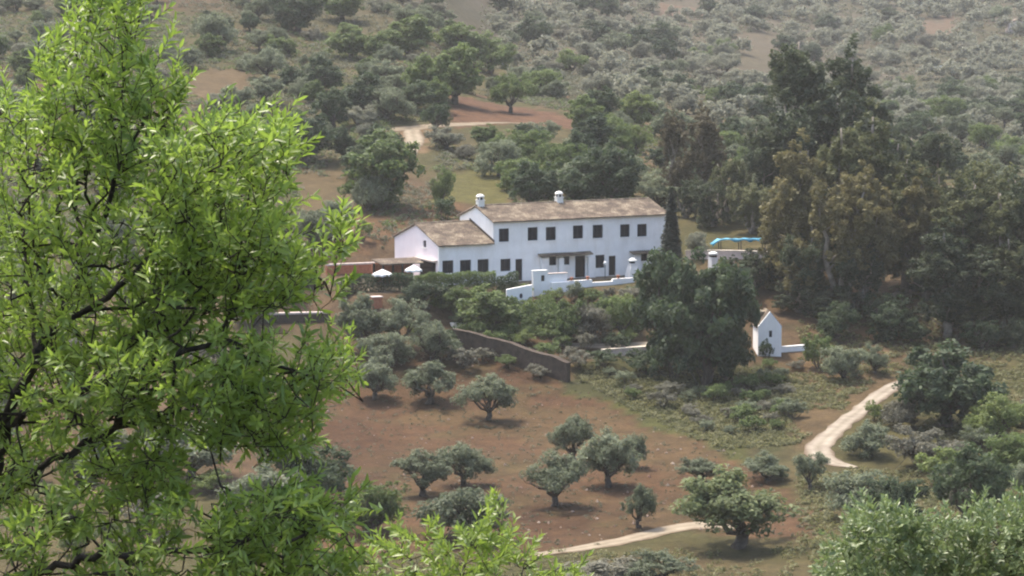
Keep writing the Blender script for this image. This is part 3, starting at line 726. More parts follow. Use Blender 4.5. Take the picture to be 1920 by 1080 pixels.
# far sheds on the hillside
def shed(px, row, wpx, hpx, label, mw, mr, rz, name='hill_shed'):
    p = ground(px, row); sc = F / p.y; w, h = wpx / sc, hpx / sc
    o = thing(name, label, 'shed', p, rz)
    d = w * .7; pr = [(0, -.5), (w, -.5), (w, h * .62), (w / 2, h * .78), (0, h * .62)]
    V = [(a_ - w / 2, 0, b_) for a_, b_ in pr] + [(a_ - w / 2, d, b_) for a_, b_ in pr]
    MB().add(V, [(0, 1, 2, 3, 4), (9, 8, 7, 6, 5)] + [(i, 5 + i, 5 + (i + 1) % 5, (i + 1) % 5) for i in range(5)]).build('wall', mw, o)
    r = MB()
    for s_ in (-1, 1):
        V = [(s_ * (w / 2 + .25), -.25, h * .60), (s_ * (w / 2 + .25), d + .25, h * .60), (0, d + .25, h * .83), (0, -.25, h * .83)]
        V += [(x_, y_, z_ + .18) for x_, y_, z_ in V]
        r.add(V, [(0, 1, 2, 3), (7, 6, 5, 4), (0, 4, 5, 1), (1, 5, 6, 2), (2, 6, 7, 3), (3, 7, 4, 0)])
    r.build('roof', mr, o)
    MB().box((-.5, -.03, -.3), (.5, -.001, min(2.0, h * .45))).build('door', M['wood'], o)
shed(1434, 178, 30, 18, 'bright pale-roofed shed on the far hillside left of the eucalyptus tops', M['white'], M['chim'], .35)
shed(1764, 136, 26, 14, 'small pale green-roofed shed on the far right hillside', M['white'], M['grey_shrub'] if False else M['skin_light'], -.3)
shed(1908, 62, 34, 30, 'terracotta-walled shed at the far right edge of the hillside', M['coping'], M['tile'], .1)
shed(1722, 12, 30, 14, 'tiny white shed near the top edge of the far grove', M['white'], M['stone'], .2)

# ------------------------------------------------------------------ trees: each kind has a few grown variants (trunk mesh + crown mesh)
def unit(n, rng):
    v = rng.normal(size=(n, 3)); return v / np.linalg.norm(v, axis=1)[:, None]
def leaves(c, out, L, rng, asp=.5, upb=.6):
    """diamond leaf sprays: centres c, outward directions out, lengths L"""
    n = len(c)
    nr = out * .55 + unit(n, rng) * .8 + np.array([0, 0, upb]); nr /= np.linalg.norm(nr, axis=1)[:, None]
    t = np.cross(nr, unit(n, rng)); t /= np.linalg.norm(t, axis=1)[:, None] + 1e-9; b = np.cross(nr, t)
    l = (L / 2)[:, None]
    V = np.stack([c - t * l, c - b * l * asp + nr * l * .15, c + t * l, c + b * l * asp + nr * l * .15], 1).reshape(-1, 3)
    Q = np.arange(4 * n).reshape(n, 4); return V, Q
def clump_crown(lobes, nclump, nleaf, size, rng, crad=.42, inner=.2, asp=.5, flat=.75, upb=.6):
    """lobes (x,y,z,rx,rz) -> clumps over their skins -> leaf sprays over the clumps; each clump has its own shade of leaf"""
    lobes = np.array(lobes, float); w = lobes[:, 3] ** 2; w /= w.sum()
    cc, cr, co = [], [], []
    for k in rng.choice(len(lobes), nclump, p=w):
        d = unit(1, rng)[0]; d[2] = d[2] * .9 + .18; d /= np.linalg.norm(d)
        x, y, z, rx, rz = lobes[k]; f = .62 + .38 * rng.random() if rng.random() > inner else .5 * rng.random()
        cc.append((x + d[0] * rx * f, y + d[1] * rx * f, z + d[2] * rz * f)); cr.append(rx * crad * (.6 + .7 * rng.random())); co.append(d)
    cc = np.array(cc); cr = np.array(cr); co = np.array(co)
    idx = rng.choice(nclump, nleaf, p=cr ** 2 / (cr ** 2).sum())
    d = unit(nleaf, rng); rr = (rng.random(nleaf) ** .45)
    off = d * (cr[idx] * rr)[:, None]; off[:, 2] *= flat
    c = cc[idx] + off
    cs = rng.random(nclump)
    V, Q = leaves(c, d * .5 + co[idx] * .5, size * (.6 + .8 * rng.random(nleaf)), rng, asp, upb)
    v = np.clip(.5 * cs[idx] + .5 * rng.random(nleaf), 0, 1)
    return V, Q, np.repeat(v, 4)
def limb(mb, a, b, r0, r1, rng, n=5, wig=.12, seg=6):
    a, b = Vector(a), Vector(b); P = []; Lb = (b - a).length
    for i in range(n + 1):
        t = i / n; p = a.lerp(b, t) + Vector(rng.normal(size=3) * wig * Lb * .35 * math.sin(math.pi * t)); P.append(p)
    mb.tube(P, [r0 + (r1 - r0) * i / n for i in range(n + 1)], seg)
    return P
class Variant: pass
KIND = {}
def finish(kind, trunk_mb, V, Q, v, leaf_mat, bark):
    o = Variant()
    lo, hi = np.percentile(V[:, 2], [0, 99.6]); o.h = float(hi)
    q = np.percentile(np.abs(V[:, :2]), 98.5); o.w = 2 * float(q)
    o.crown = mesh_np('crown', V, Q, leaf_mat, v)
    o.trunk = trunk_mb.mesh('trunk', bark, True)
    KIND.setdefault(kind, []).append(o)

def grow_olive(seed, nl=6500, spread=1.0, low=False):
    rng = np.random.default_rng(seed); mb = MB(); lobes = []
    n = rng.integers(6, 9); fork = Vector((rng.normal() * .12, rng.normal() * .12, .6 if not low else .3))
    limb(mb, (0, 0, -.4), fork, .26, .19, rng, 5, .25, 8)
    for k in range(n):
        a = 2 * math.pi * (k + rng.random() * .8) / n; r = (.75 + .55 * rng.random()) * spread; z = (1.45 if not low else .85) + 1.3 * rng.random() - .25 * (r - 1)
        c = (r * math.cos(a), r * math.sin(a), z); rx = .72 + .38 * rng.random()
        lobes.append((*c, rx, rx * (.75 + .3 * rng.random())))
        P = limb(mb, fork, c, .12, .035, rng, 5, .25)
        for _ in range(3):
            e = Vector(c) + Vector(rng.normal(size=3) * rx * .5); limb(mb, P[3], e, .035, .012, rng, 3, .2, 4)
    lobes.append((rng.normal() * .2, rng.normal() * .2, 2.75 if not low else 2.1, .85, .75)); limb(mb, fork, lobes[-1][:3], .12, .03, rng)
    finish('olive' if not low else 'low_olive', mb, *clump_crown(lobes, 110, nl, .22, rng, .42, .25, .42), M['olive'], M['bark'])
def grow_round(seed, nl=8000):
    rng = np.random.default_rng(seed); mb = MB(); lobes = []
    fork = Vector((rng.normal() * .1, rng.normal() * .1, .5)); limb(mb, (0, 0, -.4), fork, .24, .19, rng, 4, .15, 8)
    for k in range(15):
        a = 2.4 * k + rng.random(); r = 1.1 * math.sqrt((k % 9 + .5) / 9) + .1; z = (3.2 - 1.2 * r if k < 9 else 1.0 + .3 * r) + .5 * rng.random() - .3 * (k % 2)
        c = (r * math.cos(a), r * math.sin(a), z); rx = .75 + .3 * rng.random(); lobes.append((*c, rx, rx * .9)); limb(mb, fork, c, .11, .03, rng)
    finish('round', mb, *clump_crown(lobes, 150, nl, .23, rng, .38, .2, .5), M['oak'], M['bark'])
def grow_euc(seed, nl=17000):
    rng = np.random.default_rng(seed); mb = MB(); lobes = []
    top = Vector((rng.normal() * .4, rng.normal() * .4, 14.5)); P = limb(mb, (0, 0, -.5), top, .38, .06, rng, 9, .05, 8)
    n = 22                                                    # upright plumes of foliage rising off steep limbs
    for k in range(n):
        t = .10 + .62 * rng.random() ** .9; i = min(8, int(t * 9)); b = P[i].lerp(P[i + 1], t * 9 - i)
        a = 2.4 * k + rng.random(); r = (1.9 * (1 - t) ** .5 + .2) * (.5 + .6 * rng.random()); up_ = 1.5 + 2.2 * rng.random()
        c = b + Vector((r * math.cos(a), r * math.sin(a), up_)); rx = .8 + .55 * rng.random() * (1.2 - t)
        lobes.append((*c, rx, rx * (1.7 + .9 * rng.random()))); limb(mb, b, c, .10 * (1.2 - t), .03, rng, 4, .15, 5)
    lobes.append((*top, .7, 2.0)); lobes.append((top.x, top.y, 12.4, 1.0, 2.2))
    finish('eucalyptus', mb, *clump_crown(lobes, 300, nl, .36, rng, .34, .2, .40, 1.5, -.05), M['euc'], M['euc_bark'])
def grow_euc_low(seed, nl=15000):
    rng = np.random.default_rng(seed); mb = MB(); lobes = []; stems = []
    for q in range(4):                                        # several stems, each ending in a pointed plume
        a = 1.57 * q + rng.random(); top = Vector((1.9 * math.cos(a), 1.9 * math.sin(a), 7.0 + 2.6 * rng.random())); stems.append(limb(mb, (.1 * math.cos(a), .1 * math.sin(a), -.5), top, .24, .05, rng, 8, .06, 7))
        lobes += [(*top, .55, 1.3), (top.x * .95, top.y * .95, top.z - 1.3, .9, 1.6)]
    for k in range(20):
        P = stems[k % 4]; t = .1 + .75 * rng.random(); i = min(7, int(t * 8)); b = P[i].lerp(P[i + 1], t * 8 - i)
        a = 2.4 * k; r = .4 + 1.1 * rng.random(); c = b + Vector((r * math.cos(a), r * math.sin(a), .5 + .8 * rng.random())); rx = .65 + .5 * rng.random()
        lobes.append((*c, rx, rx * (1.6 + .8 * rng.random()))); limb(mb, b, c, .07, .02, rng, 4, .15, 5)
    finish('eucalyptus_low', mb, *clump_crown(lobes, 300, nl, .30, rng, .34, .2, .40, 1.5, -.05), M['euc'], M['euc_bark'])
def grow_cypress(seed):
    rng = np.random.default_rng(seed); mb = MB(); limb(mb, (0, 0, -.3), (0, 0, 7.2), .13, .02, rng, 6, .01)
    n = 5200; h = rng.random(n); r = .80 * np.minimum(1, h * 9 + .25) * np.clip(1.02 - h, 0, 1) ** .85 * (.5 + .55 * rng.random(n)); a = rng.random(n) * 6.283
    r *= 1 + .35 * (vnoise(a * 2, h * 14, seed) - .5)
    c = np.stack([r * np.cos(a), r * np.sin(a), .25 + 7.4 * h], 1); d = np.stack([np.cos(a), np.sin(a), np.full(n, .8)], 1)
    V, Q = leaves(c, d, .26 * (.6 + .8 * rng.random(n)), rng, .4); finish('cypress', mb, V, Q, np.repeat(rng.random(n), 4), M['cypress'], M['bark'])
def grow_shrub(seed, nl=2200):
    rng = np.random.default_rng(seed); mb = MB(); lobes = []
    for k in range(7):
        a = 2.4 * k + rng.random(); r = .15 + .75 * math.sqrt(k / 7); c = (r * math.cos(a), r * math.sin(a), .55 + .55 * rng.random() + .3 * (1 - r)); rx = .38 + .25 * rng.random()
        lobes.append((*c, rx, rx * (.8 + .3 * rng.random()))); limb(mb, (0, 0, -.2), c, .04, .012, rng, 3, .2, 4)
    finish('shrub', mb, *clump_crown(lobes, 60, nl, .15, rng, .42, .2, .5), M['green'], M['bark'])
for s_ in range(6): grow_olive(100 + s_, spread=.95 + .12 * (s_ % 3))
for s_ in range(4): grow_olive(140 + s_, low=True)
for s_ in range(5): grow_round(200 + s_)
for s_ in range(5): grow_euc(300 + s_)
for s_ in range(5): grow_euc_low(350 + s_)
for s_ in range(2): grow_cypress(400 + s_)
for s_ in range(6): grow_shrub(500 + s_)
TREE_PR = np.random.default_rng(5)
NTREE = {}
def place(kind, P, Wm, Hm, name, label, cat, group=None, mat=None, var=None, lean=0):
    vs = KIND[kind]; v = vs[TREE_PR.integers(len(vs)) if var is None else var % len(vs)]
    r = obj(name, None, None, P, (lean * TREE_PR.normal(), lean * TREE_PR.normal(), TREE_PR.random() * 6.283), (Wm / v.w, Wm / v.w, Hm / v.h))
    r.empty_display_size = .3
    tag(r, label, cat, group)
    obj('trunk' if kind != 'shrub' else 'stem', v.trunk, r)
    c = obj('crown' if kind != 'shrub' else 'foliage', v.crown, r)
    if mat:
        c.material_slots[0].link = 'OBJECT'; c.material_slots[0].material = M[mat]
    return r
TAKEN = []
def plant(kind, px, base, top, wpx, name, label, cat='tree', group=None, mat=None, var=None, D=None):
    if D: a, _ = ray(px, base); P = Vector((a * D, D, zat(a * D, D)))
    else: P = ground(px, base)
    rb = proj(*P)[1]; sc = F / P.y
    TAKEN.append((P.x, P.y, wpx / sc / 2))
    return place(kind, P, wpx / sc, max(.5, (rb - top) / sc), name, label, cat, group, mat, var)

G1 = 'olive trees on the red field'
for a in [
 (704, 748, 672, 82, 'small olive tree with a bare trunk on red soil, leftmost of the upper three', 0),
 (803, 757, 678, 100, 'rounded olive tree on red soil, middle of the upper three', 1),
 (912, 789, 703, 112, 'spreading olive tree with a dark shadow, rightmost of the upper three', 2),
 (795, 930, 842, 105, 'grey olive tree on the lower red field, left of a touching pair', 3),
 (868, 910, 828, 100, 'grey olive tree on the lower red field, right of a touching pair', 4),
 (1078, 868, 780, 90, 'olive tree standing highest in the central cluster on the red field', 5),
 (1140, 912, 800, 112, 'tall olive tree at the right of the central cluster on the red field', 0),
 (1188, 878, 812, 48, 'narrow olive sapling at the right edge of the central field cluster', 4),
 (1042, 950, 848, 120, 'olive tree at the front of the central cluster, its shadow below it', 2),
 (1200, 990, 905, 60, 'small upright olive tree alone above the farm track', 1),
 (1312, 908, 858, 82, 'low olive tree at the right edge of the red field', 3),
 (1522, 918, 848, 66, 'dark little olive tree below the end of the pale gravel track', 5)]:
    plant('olive', *a[:4], 'olive_tree', a[4], 'olive tree', G1, var=a[5])
G2 = 'trees in the valley bottom'
for k_, px, b, t, w, mat, lab in [
 ('olive', 1385, 1028, 876, 205, 'olive_green', 'large sunlit olive tree in front of the farm track'),
 ('low_olive', 1610, 968, 885, 130, 'olive', 'wide low olive tree left of the dark standing tree, below the gravel track'),
 ('low_olive', 1690, 975, 895, 110, 'oak', 'dark low olive tree in front of the reddish bank at right'),
 ('olive', 1822, 992, 828, 150, 'oak', 'dark tree with a thick bare trunk at lower right'),
 ('low_olive', 1628, 856, 792, 95, 'olive', 'round grey olive bush right of the gravel track bend'),
 ('round', 1775, 800, 648, 195, 'oak', 'big dark bushy tree right of the top of the gravel track'),
 ('low_olive', 1862, 830, 735, 125, 'bright', 'bright green tree at the right edge below the dark wood'),
 ('low_olive', 1900, 900, 810, 120, 'green', 'mid green bushy tree at the right edge above the almond leaves'),
 ('low_olive', 1740, 880, 800, 130, 'grey_shrub', 'grey scrubby tree between the gravel track and the dark trunked tree'),
 ('olive', 590, 945, 812, 170, 'oak', 'dark olive tree at the left end of the red field beside the almond'),
 ('olive', 495, 985, 868, 170, 'olive', 'grey olive tree half hidden behind the almond leaves'),
 ('low_olive', 700, 1000, 902, 120, 'green', 'rounded green bush at the lower left of the red field'),
 ('low_olive', 885, 1012, 908, 175, 'olive', 'broad olive tree behind the pale almond shoots'),
 ('olive', 1240, 1095, 1035, 120, 'olive', 'grey olive crown rising from the bottom edge below the farm track'),
 ('low_olive', 1130, 1100, 1050, 150, 'grey_shrub', 'grey bush at the bottom edge right of the pale almond shoots'),
 ('olive', 350, 900, 790, 190, 'olive', 'olive tree seen through the middle of the almond foliage'),
 ('low_olive', 1440, 900, 850, 90, 'olive', 'pale olive bush beside the green slope at the field corner'),
 ('shrub', 1640, 790, 752, 40, 'bright', 'small bright green bush on the edge of the gravel track'),
 ('low_olive', 1685, 800, 745, 80, 'grey_shrub', 'grey green bush below the upper gravel track'),
 ('low_olive', 1585, 712, 650, 85, 'olive', 'silvery olive bush right of the little white tower'),
 ('low_olive', 1640, 700, 645, 50, 'olive', 'smaller silvery bush beside the red bank top'),
 ('shrub', 1535, 690, 622, 60, 'green', 'green leafy bush touching the low white wall'),
 ('shrub', 1437, 675, 636, 28, 'oak', 'dark shrub growing against the little white tower')]:
    plant(k_, px, b, t, w, 'olive_tree' if 'olive' in lab else 'bush' if k_ != 'round' and 'tree' not in lab else 'broadleaf_tree', lab, 'olive tree' if 'olive' in lab else 'bush' if 'bush' in lab or 'shrub' in lab else 'tree', G2, mat)
G3 = 'garden trees below the farmhouse'
for k_, px, b, t, w, mat, lab in [
 ('olive', 690, 660, 552, 105, 'olive', 'tall grey olive tree below the parasols, leftmost of the garden group'),
 ('olive', 755, 655, 560, 100, 'olive', 'grey olive tree below the wing, middle of the garden group'),
 ('low_olive', 815, 676, 602, 95, 'olive', 'grey olive bush at the foot of the dark retaining wall'),
 ('low_olive', 720, 690, 625, 110, 'olive', 'low grey olive tree in front of the garden group'),
 ('round', 920, 628, 536, 112, 'green', 'dense round green tree left of the white stair wall'),
 ('low_olive', 860, 590, 535, 90, 'green', 'green garden tree below the wing windows'),
 ('low_olive', 800, 575, 528, 95, 'oak', 'dark garden tree below the glass gable doors'),
 ('low_olive', 1015, 622, 566, 80, 'green', 'leafy garden tree below the stepped patio wall'),
 ('low_olive', 1062, 640, 560, 85, 'green', 'green garden tree in the middle of the terrace garden'),
 ('low_olive', 1115, 640, 570, 95, 'grey_shrub', 'greyish flowering garden tree above the sunlit path'),
 ('low_olive', 1170, 630, 555, 85, 'green', 'broad green garden tree beside the dark pines'),
 ('shrub', 1075, 566, 526, 40, 'olive', 'grey green shrub in front of the porch'),
 ('shrub', 1110, 572, 540, 50, 'green', 'green shrub in front of the outdoor lamp'),
 ('shrub', 1195, 570, 535, 70, 'grey_shrub', 'grey shrub below the white outdoor oven'),
 ('low_olive', 1150, 608, 556, 70, 'oak', 'dark round garden tree below the porch doors'),
 ('shrub', 1035, 566, 540, 45, 'bright', 'yellow-green shrub under the stepped patio wall'),
 ('shrub', 1085, 690, 650, 60, 'grey_shrub', 'grey shrub at the lower end of the dark retaining wall'),
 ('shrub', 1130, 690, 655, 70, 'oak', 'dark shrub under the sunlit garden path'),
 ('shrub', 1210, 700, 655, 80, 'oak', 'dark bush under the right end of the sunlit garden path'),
 ('shrub', 905, 676, 650, 46, 'grey_shrub', 'small dry bush against the upper face of the retaining wall'),
 ('shrub', 950, 690, 664, 42, 'green', 'small green bush against the middle face of the retaining wall'),
 ('shrub', 1012, 708, 682, 48, 'grey_shrub', 'small grey bush against the lower face of the retaining wall'),
 ('shrub', 1025, 676, 640, 60, 'green', 'leafy shrub spilling over the lower top of the retaining wall'),
 ('shrub', 925, 655, 618, 55, 'green', 'leafy shrub spilling over the upper top of the retaining wall'),
 ('shrub', 1090, 560, 538, 34, 'bright', 'bright shrub leaning on the low terrace parapet'),
 ('shrub', 1140, 560, 538, 30, 'grey_shrub', 'silvery shrub leaning on the low terrace parapet'),
 ('shrub', 1180, 562, 536, 36, 'green', 'green shrub at the right end of the terrace parapet'),
 ('shrub', 985, 650, 612, 60, 'bright', 'bright green shrub on top of the dark retaining wall'),
 ('shrub', 870, 690, 648, 70, 'grey_shrub', 'dry grey shrub at the foot of the retaining wall by the red soil'),
 ('round', 1248, 690, 470, 125, 'oak', 'dark dense tree at the right end of the farmhouse, leftmost of three'),
 ('round', 1322, 716, 475, 165, 'oak', 'big dark dense tree right of the farmhouse, middle of three'),
 ('round', 1360, 705, 488, 105, 'oak', 'dark dense tree left of the little white tower, rightmost of three'),
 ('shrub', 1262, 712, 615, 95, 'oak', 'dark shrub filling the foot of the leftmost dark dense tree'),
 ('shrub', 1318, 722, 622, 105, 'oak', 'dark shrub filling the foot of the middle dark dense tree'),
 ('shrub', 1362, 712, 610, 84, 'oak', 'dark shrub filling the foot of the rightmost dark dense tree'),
 ('shrub', 990, 612, 566, 60, 'green', 'leafy shrub hiding the foot of the white stair wall'),
 ('low_olive', 965, 640, 585, 70, 'green', 'green bush above the middle of the dark retaining wall'),
 ('shrub', 1040, 650, 610, 70, 'green', 'green shrub between the garden trees and the retaining wall'),
 ('shrub', 880, 640, 600, 70, 'green', 'green shrub beside the bright white slab'),
 ('cypress', 1258, 500, 362, 46, None, 'thin dark cypress at the right corner of the farmhouse'),
 ('low_olive', 1306, 484, 436, 48, 'olive_pale', 'pale round tree left of the blue tarpaulin')]:
    plant(k_, px, b, t, w, 'cypress_tree' if k_ == 'cypress' else 'garden_tree' if k_ != 'shrub' else 'garden_shrub', lab, 'shrub' if k_ == 'shrub' else 'tree', G3, mat, D=249 if k_ == 'cypress' else None)
# clipped hedges in front of the wing
def hedge(pxs, D, row_t, row_b, label, mat):
    a = at(pxs[0], row_b, D); b = at(pxs[1], row_b, D + 1.2)
    o = thing('hedge', label, 'hedge', (a.x, a.y, zat(a.x, a.y)), 0)
    Lh = (b - a).length; n = int(Lh * 900); rng = np.random.default_rng(int(pxs[0])); h = at(pxs[0], row_t, D).z - zat(a.x, a.y)
    u = rng.random(n); w = rng.random(n); zz = rng.random(n) ** .7
    top = h * (.86 + .28 * vnoise(u * Lh * 1.2, 0 * u, 3)); c = np.stack([u * (b.x - a.x), u * (b.y - a.y) + (w - .5) * 1.3, zz * top], 1)
    V, Q = leaves(c, unit(n, rng), .2 * (.6 + .8 * rng.random(n)), rng)
    obj('foliage', mesh_np('foliage', V, Q, M[mat], np.repeat(np.clip(.6 * vnoise(u * Lh * 2, zz * 3, 8) + .4 * rng.random(n), 0, 1), 4)), o)
    mb = MB()
    for i in range(int(Lh / .6)): t_ = (i + .5) / int(Lh / .6); limb(mb, (t_ * (b.x - a.x), t_ * (b.y - a.y), -.3), (t_ * (b.x - a.x) + .1, t_ * (b.y - a.y), h * .8), .03, .01, rng, 3, .1, 4)
    mb.build('stems', M['bark'], o)
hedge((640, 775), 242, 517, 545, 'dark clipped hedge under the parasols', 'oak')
hedge((776, 930), 243, 513, 540, 'uneven green hedge under the wing windows', 'green')
hedge((931, 972), 244, 514, 545, 'dark blue-green hedge block left of the brown door', 'oak')

G4 = 'eucalyptus trees right of the farmhouse'
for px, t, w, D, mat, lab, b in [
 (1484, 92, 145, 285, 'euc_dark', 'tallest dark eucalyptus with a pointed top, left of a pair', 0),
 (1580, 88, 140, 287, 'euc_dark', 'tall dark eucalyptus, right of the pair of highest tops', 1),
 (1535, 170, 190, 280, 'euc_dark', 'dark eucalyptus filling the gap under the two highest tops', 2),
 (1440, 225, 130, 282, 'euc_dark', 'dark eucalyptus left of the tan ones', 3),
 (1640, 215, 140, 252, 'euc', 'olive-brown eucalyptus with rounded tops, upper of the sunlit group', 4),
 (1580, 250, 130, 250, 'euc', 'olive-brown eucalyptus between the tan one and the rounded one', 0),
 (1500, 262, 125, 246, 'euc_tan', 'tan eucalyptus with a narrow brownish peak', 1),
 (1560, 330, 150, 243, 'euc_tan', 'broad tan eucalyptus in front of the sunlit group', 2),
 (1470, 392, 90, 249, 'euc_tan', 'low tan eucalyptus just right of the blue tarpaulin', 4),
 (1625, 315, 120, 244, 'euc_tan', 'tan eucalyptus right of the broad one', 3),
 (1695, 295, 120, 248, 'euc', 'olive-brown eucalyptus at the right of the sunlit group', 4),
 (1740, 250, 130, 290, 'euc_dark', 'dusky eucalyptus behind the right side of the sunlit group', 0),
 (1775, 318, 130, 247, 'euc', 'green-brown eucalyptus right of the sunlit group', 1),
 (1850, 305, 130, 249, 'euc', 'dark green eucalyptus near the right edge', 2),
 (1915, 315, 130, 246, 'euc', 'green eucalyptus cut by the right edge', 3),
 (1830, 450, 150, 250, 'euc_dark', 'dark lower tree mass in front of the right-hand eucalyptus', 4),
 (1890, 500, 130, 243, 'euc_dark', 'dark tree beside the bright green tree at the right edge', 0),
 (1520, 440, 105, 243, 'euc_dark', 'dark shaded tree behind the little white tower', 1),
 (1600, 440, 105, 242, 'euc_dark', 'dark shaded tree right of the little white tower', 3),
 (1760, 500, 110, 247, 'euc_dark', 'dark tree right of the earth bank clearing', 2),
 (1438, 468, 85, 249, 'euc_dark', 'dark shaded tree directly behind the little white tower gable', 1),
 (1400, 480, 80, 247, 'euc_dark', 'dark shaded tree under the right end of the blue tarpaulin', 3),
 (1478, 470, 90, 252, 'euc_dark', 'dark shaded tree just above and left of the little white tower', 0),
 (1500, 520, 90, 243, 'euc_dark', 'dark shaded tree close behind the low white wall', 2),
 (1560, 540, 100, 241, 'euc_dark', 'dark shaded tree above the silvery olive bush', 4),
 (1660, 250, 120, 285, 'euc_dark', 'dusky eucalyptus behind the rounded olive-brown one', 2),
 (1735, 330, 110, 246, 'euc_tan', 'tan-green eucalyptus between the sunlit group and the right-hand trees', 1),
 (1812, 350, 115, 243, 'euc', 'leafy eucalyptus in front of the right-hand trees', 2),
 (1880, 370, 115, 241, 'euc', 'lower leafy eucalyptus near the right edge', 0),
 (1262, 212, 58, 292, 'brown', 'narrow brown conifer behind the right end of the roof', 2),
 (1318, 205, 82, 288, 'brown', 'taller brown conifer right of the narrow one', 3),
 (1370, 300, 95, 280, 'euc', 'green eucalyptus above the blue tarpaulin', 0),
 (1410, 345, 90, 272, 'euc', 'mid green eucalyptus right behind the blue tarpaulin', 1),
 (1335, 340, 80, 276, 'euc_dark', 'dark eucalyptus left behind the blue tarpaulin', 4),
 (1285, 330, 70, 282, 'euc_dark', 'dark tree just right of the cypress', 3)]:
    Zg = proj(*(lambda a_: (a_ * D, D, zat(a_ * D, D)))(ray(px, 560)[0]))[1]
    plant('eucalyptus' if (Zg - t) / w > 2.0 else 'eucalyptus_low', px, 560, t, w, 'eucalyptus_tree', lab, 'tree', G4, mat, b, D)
ORDW = ['first', 'second', 'third', 'fourth', 'fifth', 'sixth']
rw = np.random.default_rng(63)
for row_, (D_, t0, t1, what) in enumerate([(244, 330, 380, 'back row'), (237, 420, 500, 'front row')]):
    for q in range(6):
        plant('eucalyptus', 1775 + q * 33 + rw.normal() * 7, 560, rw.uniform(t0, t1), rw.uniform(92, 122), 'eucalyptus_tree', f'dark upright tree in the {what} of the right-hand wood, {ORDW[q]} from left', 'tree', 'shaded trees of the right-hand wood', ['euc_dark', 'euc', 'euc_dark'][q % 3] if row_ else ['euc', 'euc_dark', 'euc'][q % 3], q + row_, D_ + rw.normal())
G5 = 'hillside trees behind the farmhouse'
for k_, px, b, t, w, mat, lab in [
 ('round', 718, 388, 248, 135, 'green', 'large spreading green tree on the slope left above the wing'),
 ('low_olive', 690, 395, 325, 80, 'olive', 'grey tree under the large spreading one'),
 ('round', 995, 392, 302, 92, 'oak', 'dark round oak behind the left half of the long roof'),
 ('round', 1085, 392, 300, 100, 'oak', 'dark oak behind the middle of the long roof'),
 ('round', 1152, 390, 268, 105, 'oak', 'tall dark oak behind the right half of the long roof'),
 ('low_olive', 1060, 345, 270, 90, 'green', 'greyish oak above the middle of the long roof'),
 ('low_olive', 935, 330, 262, 85, 'olive', 'dusky tree above the yellow grass patch'),
 ('low_olive', 990, 320, 245, 100, 'green', 'green tree below the reddish hillside track'),
 ('olive', 828, 392, 315, 45, 'green', 'slender green tree beside the yellow grass patch'),
 ('shrub', 832, 416, 368, 52, 'oak', 'dark round bush behind the wing ridge'),
 ('round', 575, 302, 212, 105, 'oak', 'broad dark oak beside the tips of the almond'),
 ('round', 645, 300, 236, 42, 'oak', 'small dark oak right of the broad one'),
 ('round', 622, 240, 166, 62, 'oak', 'dark upright oak on the left slope'),
 ('round', 608, 175, 105, 70, 'oak', 'dark grey oak on the left slope above the upright one'),
 ('round', 680, 215, 138, 80, 'oak', 'dark oak on the left slope beside the pale earth bank'),
 ('low_olive', 730, 225, 165, 90, 'olive', 'grey tree on the slope above the pale earth bank'),
 ('olive', 815, 250, 195, 55, 'oak', 'dark tree at the head of the pale earth bank'),
 ('round', 800, 190, 105, 90, 'green', 'green oak left of the red earth patch'),
 ('round', 850, 195, 85, 110, 'green', 'broad green oak above the red earth patch'),
 ('olive', 922, 140, 62, 100, 'green', 'sunlit green tree on the skyline side of the left slope'),
 ('olive', 958, 212, 140, 70, 'green', 'green tree rising beside the red earth patch'),
 ('round', 765, 110, 30, 95, 'green', 'green tree high on the left slope'),
 ('round', 860, 110, 45, 80, 'green', 'pale green tree high on the middle slope'),
 ('round', 655, 110, 45, 80, 'green', 'leafy tree on the left slope left of the high green one'),
 ('round', 560, 60, -20, 90, 'oak', 'dark oak at the top edge of the left slope'),
 ('round', 640, 40, -30, 80, 'green', 'green oak cut by the top edge'),
 ('olive', 410, 95, 25, 75, 'olive', 'rounded grey-green tree above the bare earth at upper left'),
 ('olive', 500, 150, 90, 75, 'olive', 'grey bushy tree on the upper left slope'),
 ('round', 1115, 80, 38, 62, 'oak', 'dark blue-green oak alone in the far olive grove'),
 ('round', 1097, 250, 180, 70, 'green', 'fresh green tree above the roof ridge'),
 ('round', 1130, 225, 165, 60, 'oak', 'dark green tree behind the fresh green ones'),
 ('round', 1195, 235, 172, 62, 'bright', 'brightest green round tree above the right end of the roof'),
 ('low_olive', 1190, 285, 235, 60, 'bright', 'bright green bush below the brightest round tree'),
 ('low_olive', 1140, 275, 215, 75, 'green', 'olive-green tree under the fresh green ones'),
 ('round', 1668, 42, 14, 34, 'oak', 'dark round oak alone near the top of the far right grove'),
 ('shrub', 682, 452, 412, 36, 'bright', 'small bright bush on the bare bank left of the wing'),
 ('low_olive', 590, 460, 395, 95, 'olive', 'grey bush showing at the right tips of the almond')]:
    nm = 'oak_tree' if 'oak' in lab else 'bush' if 'bush' in lab else 'hillside_tree'
    plant(k_, px, b, t, w, nm, lab, {'oak_tree': 'oak tree', 'bush': 'bush'}.get(nm, 'tree'), G5, mat)

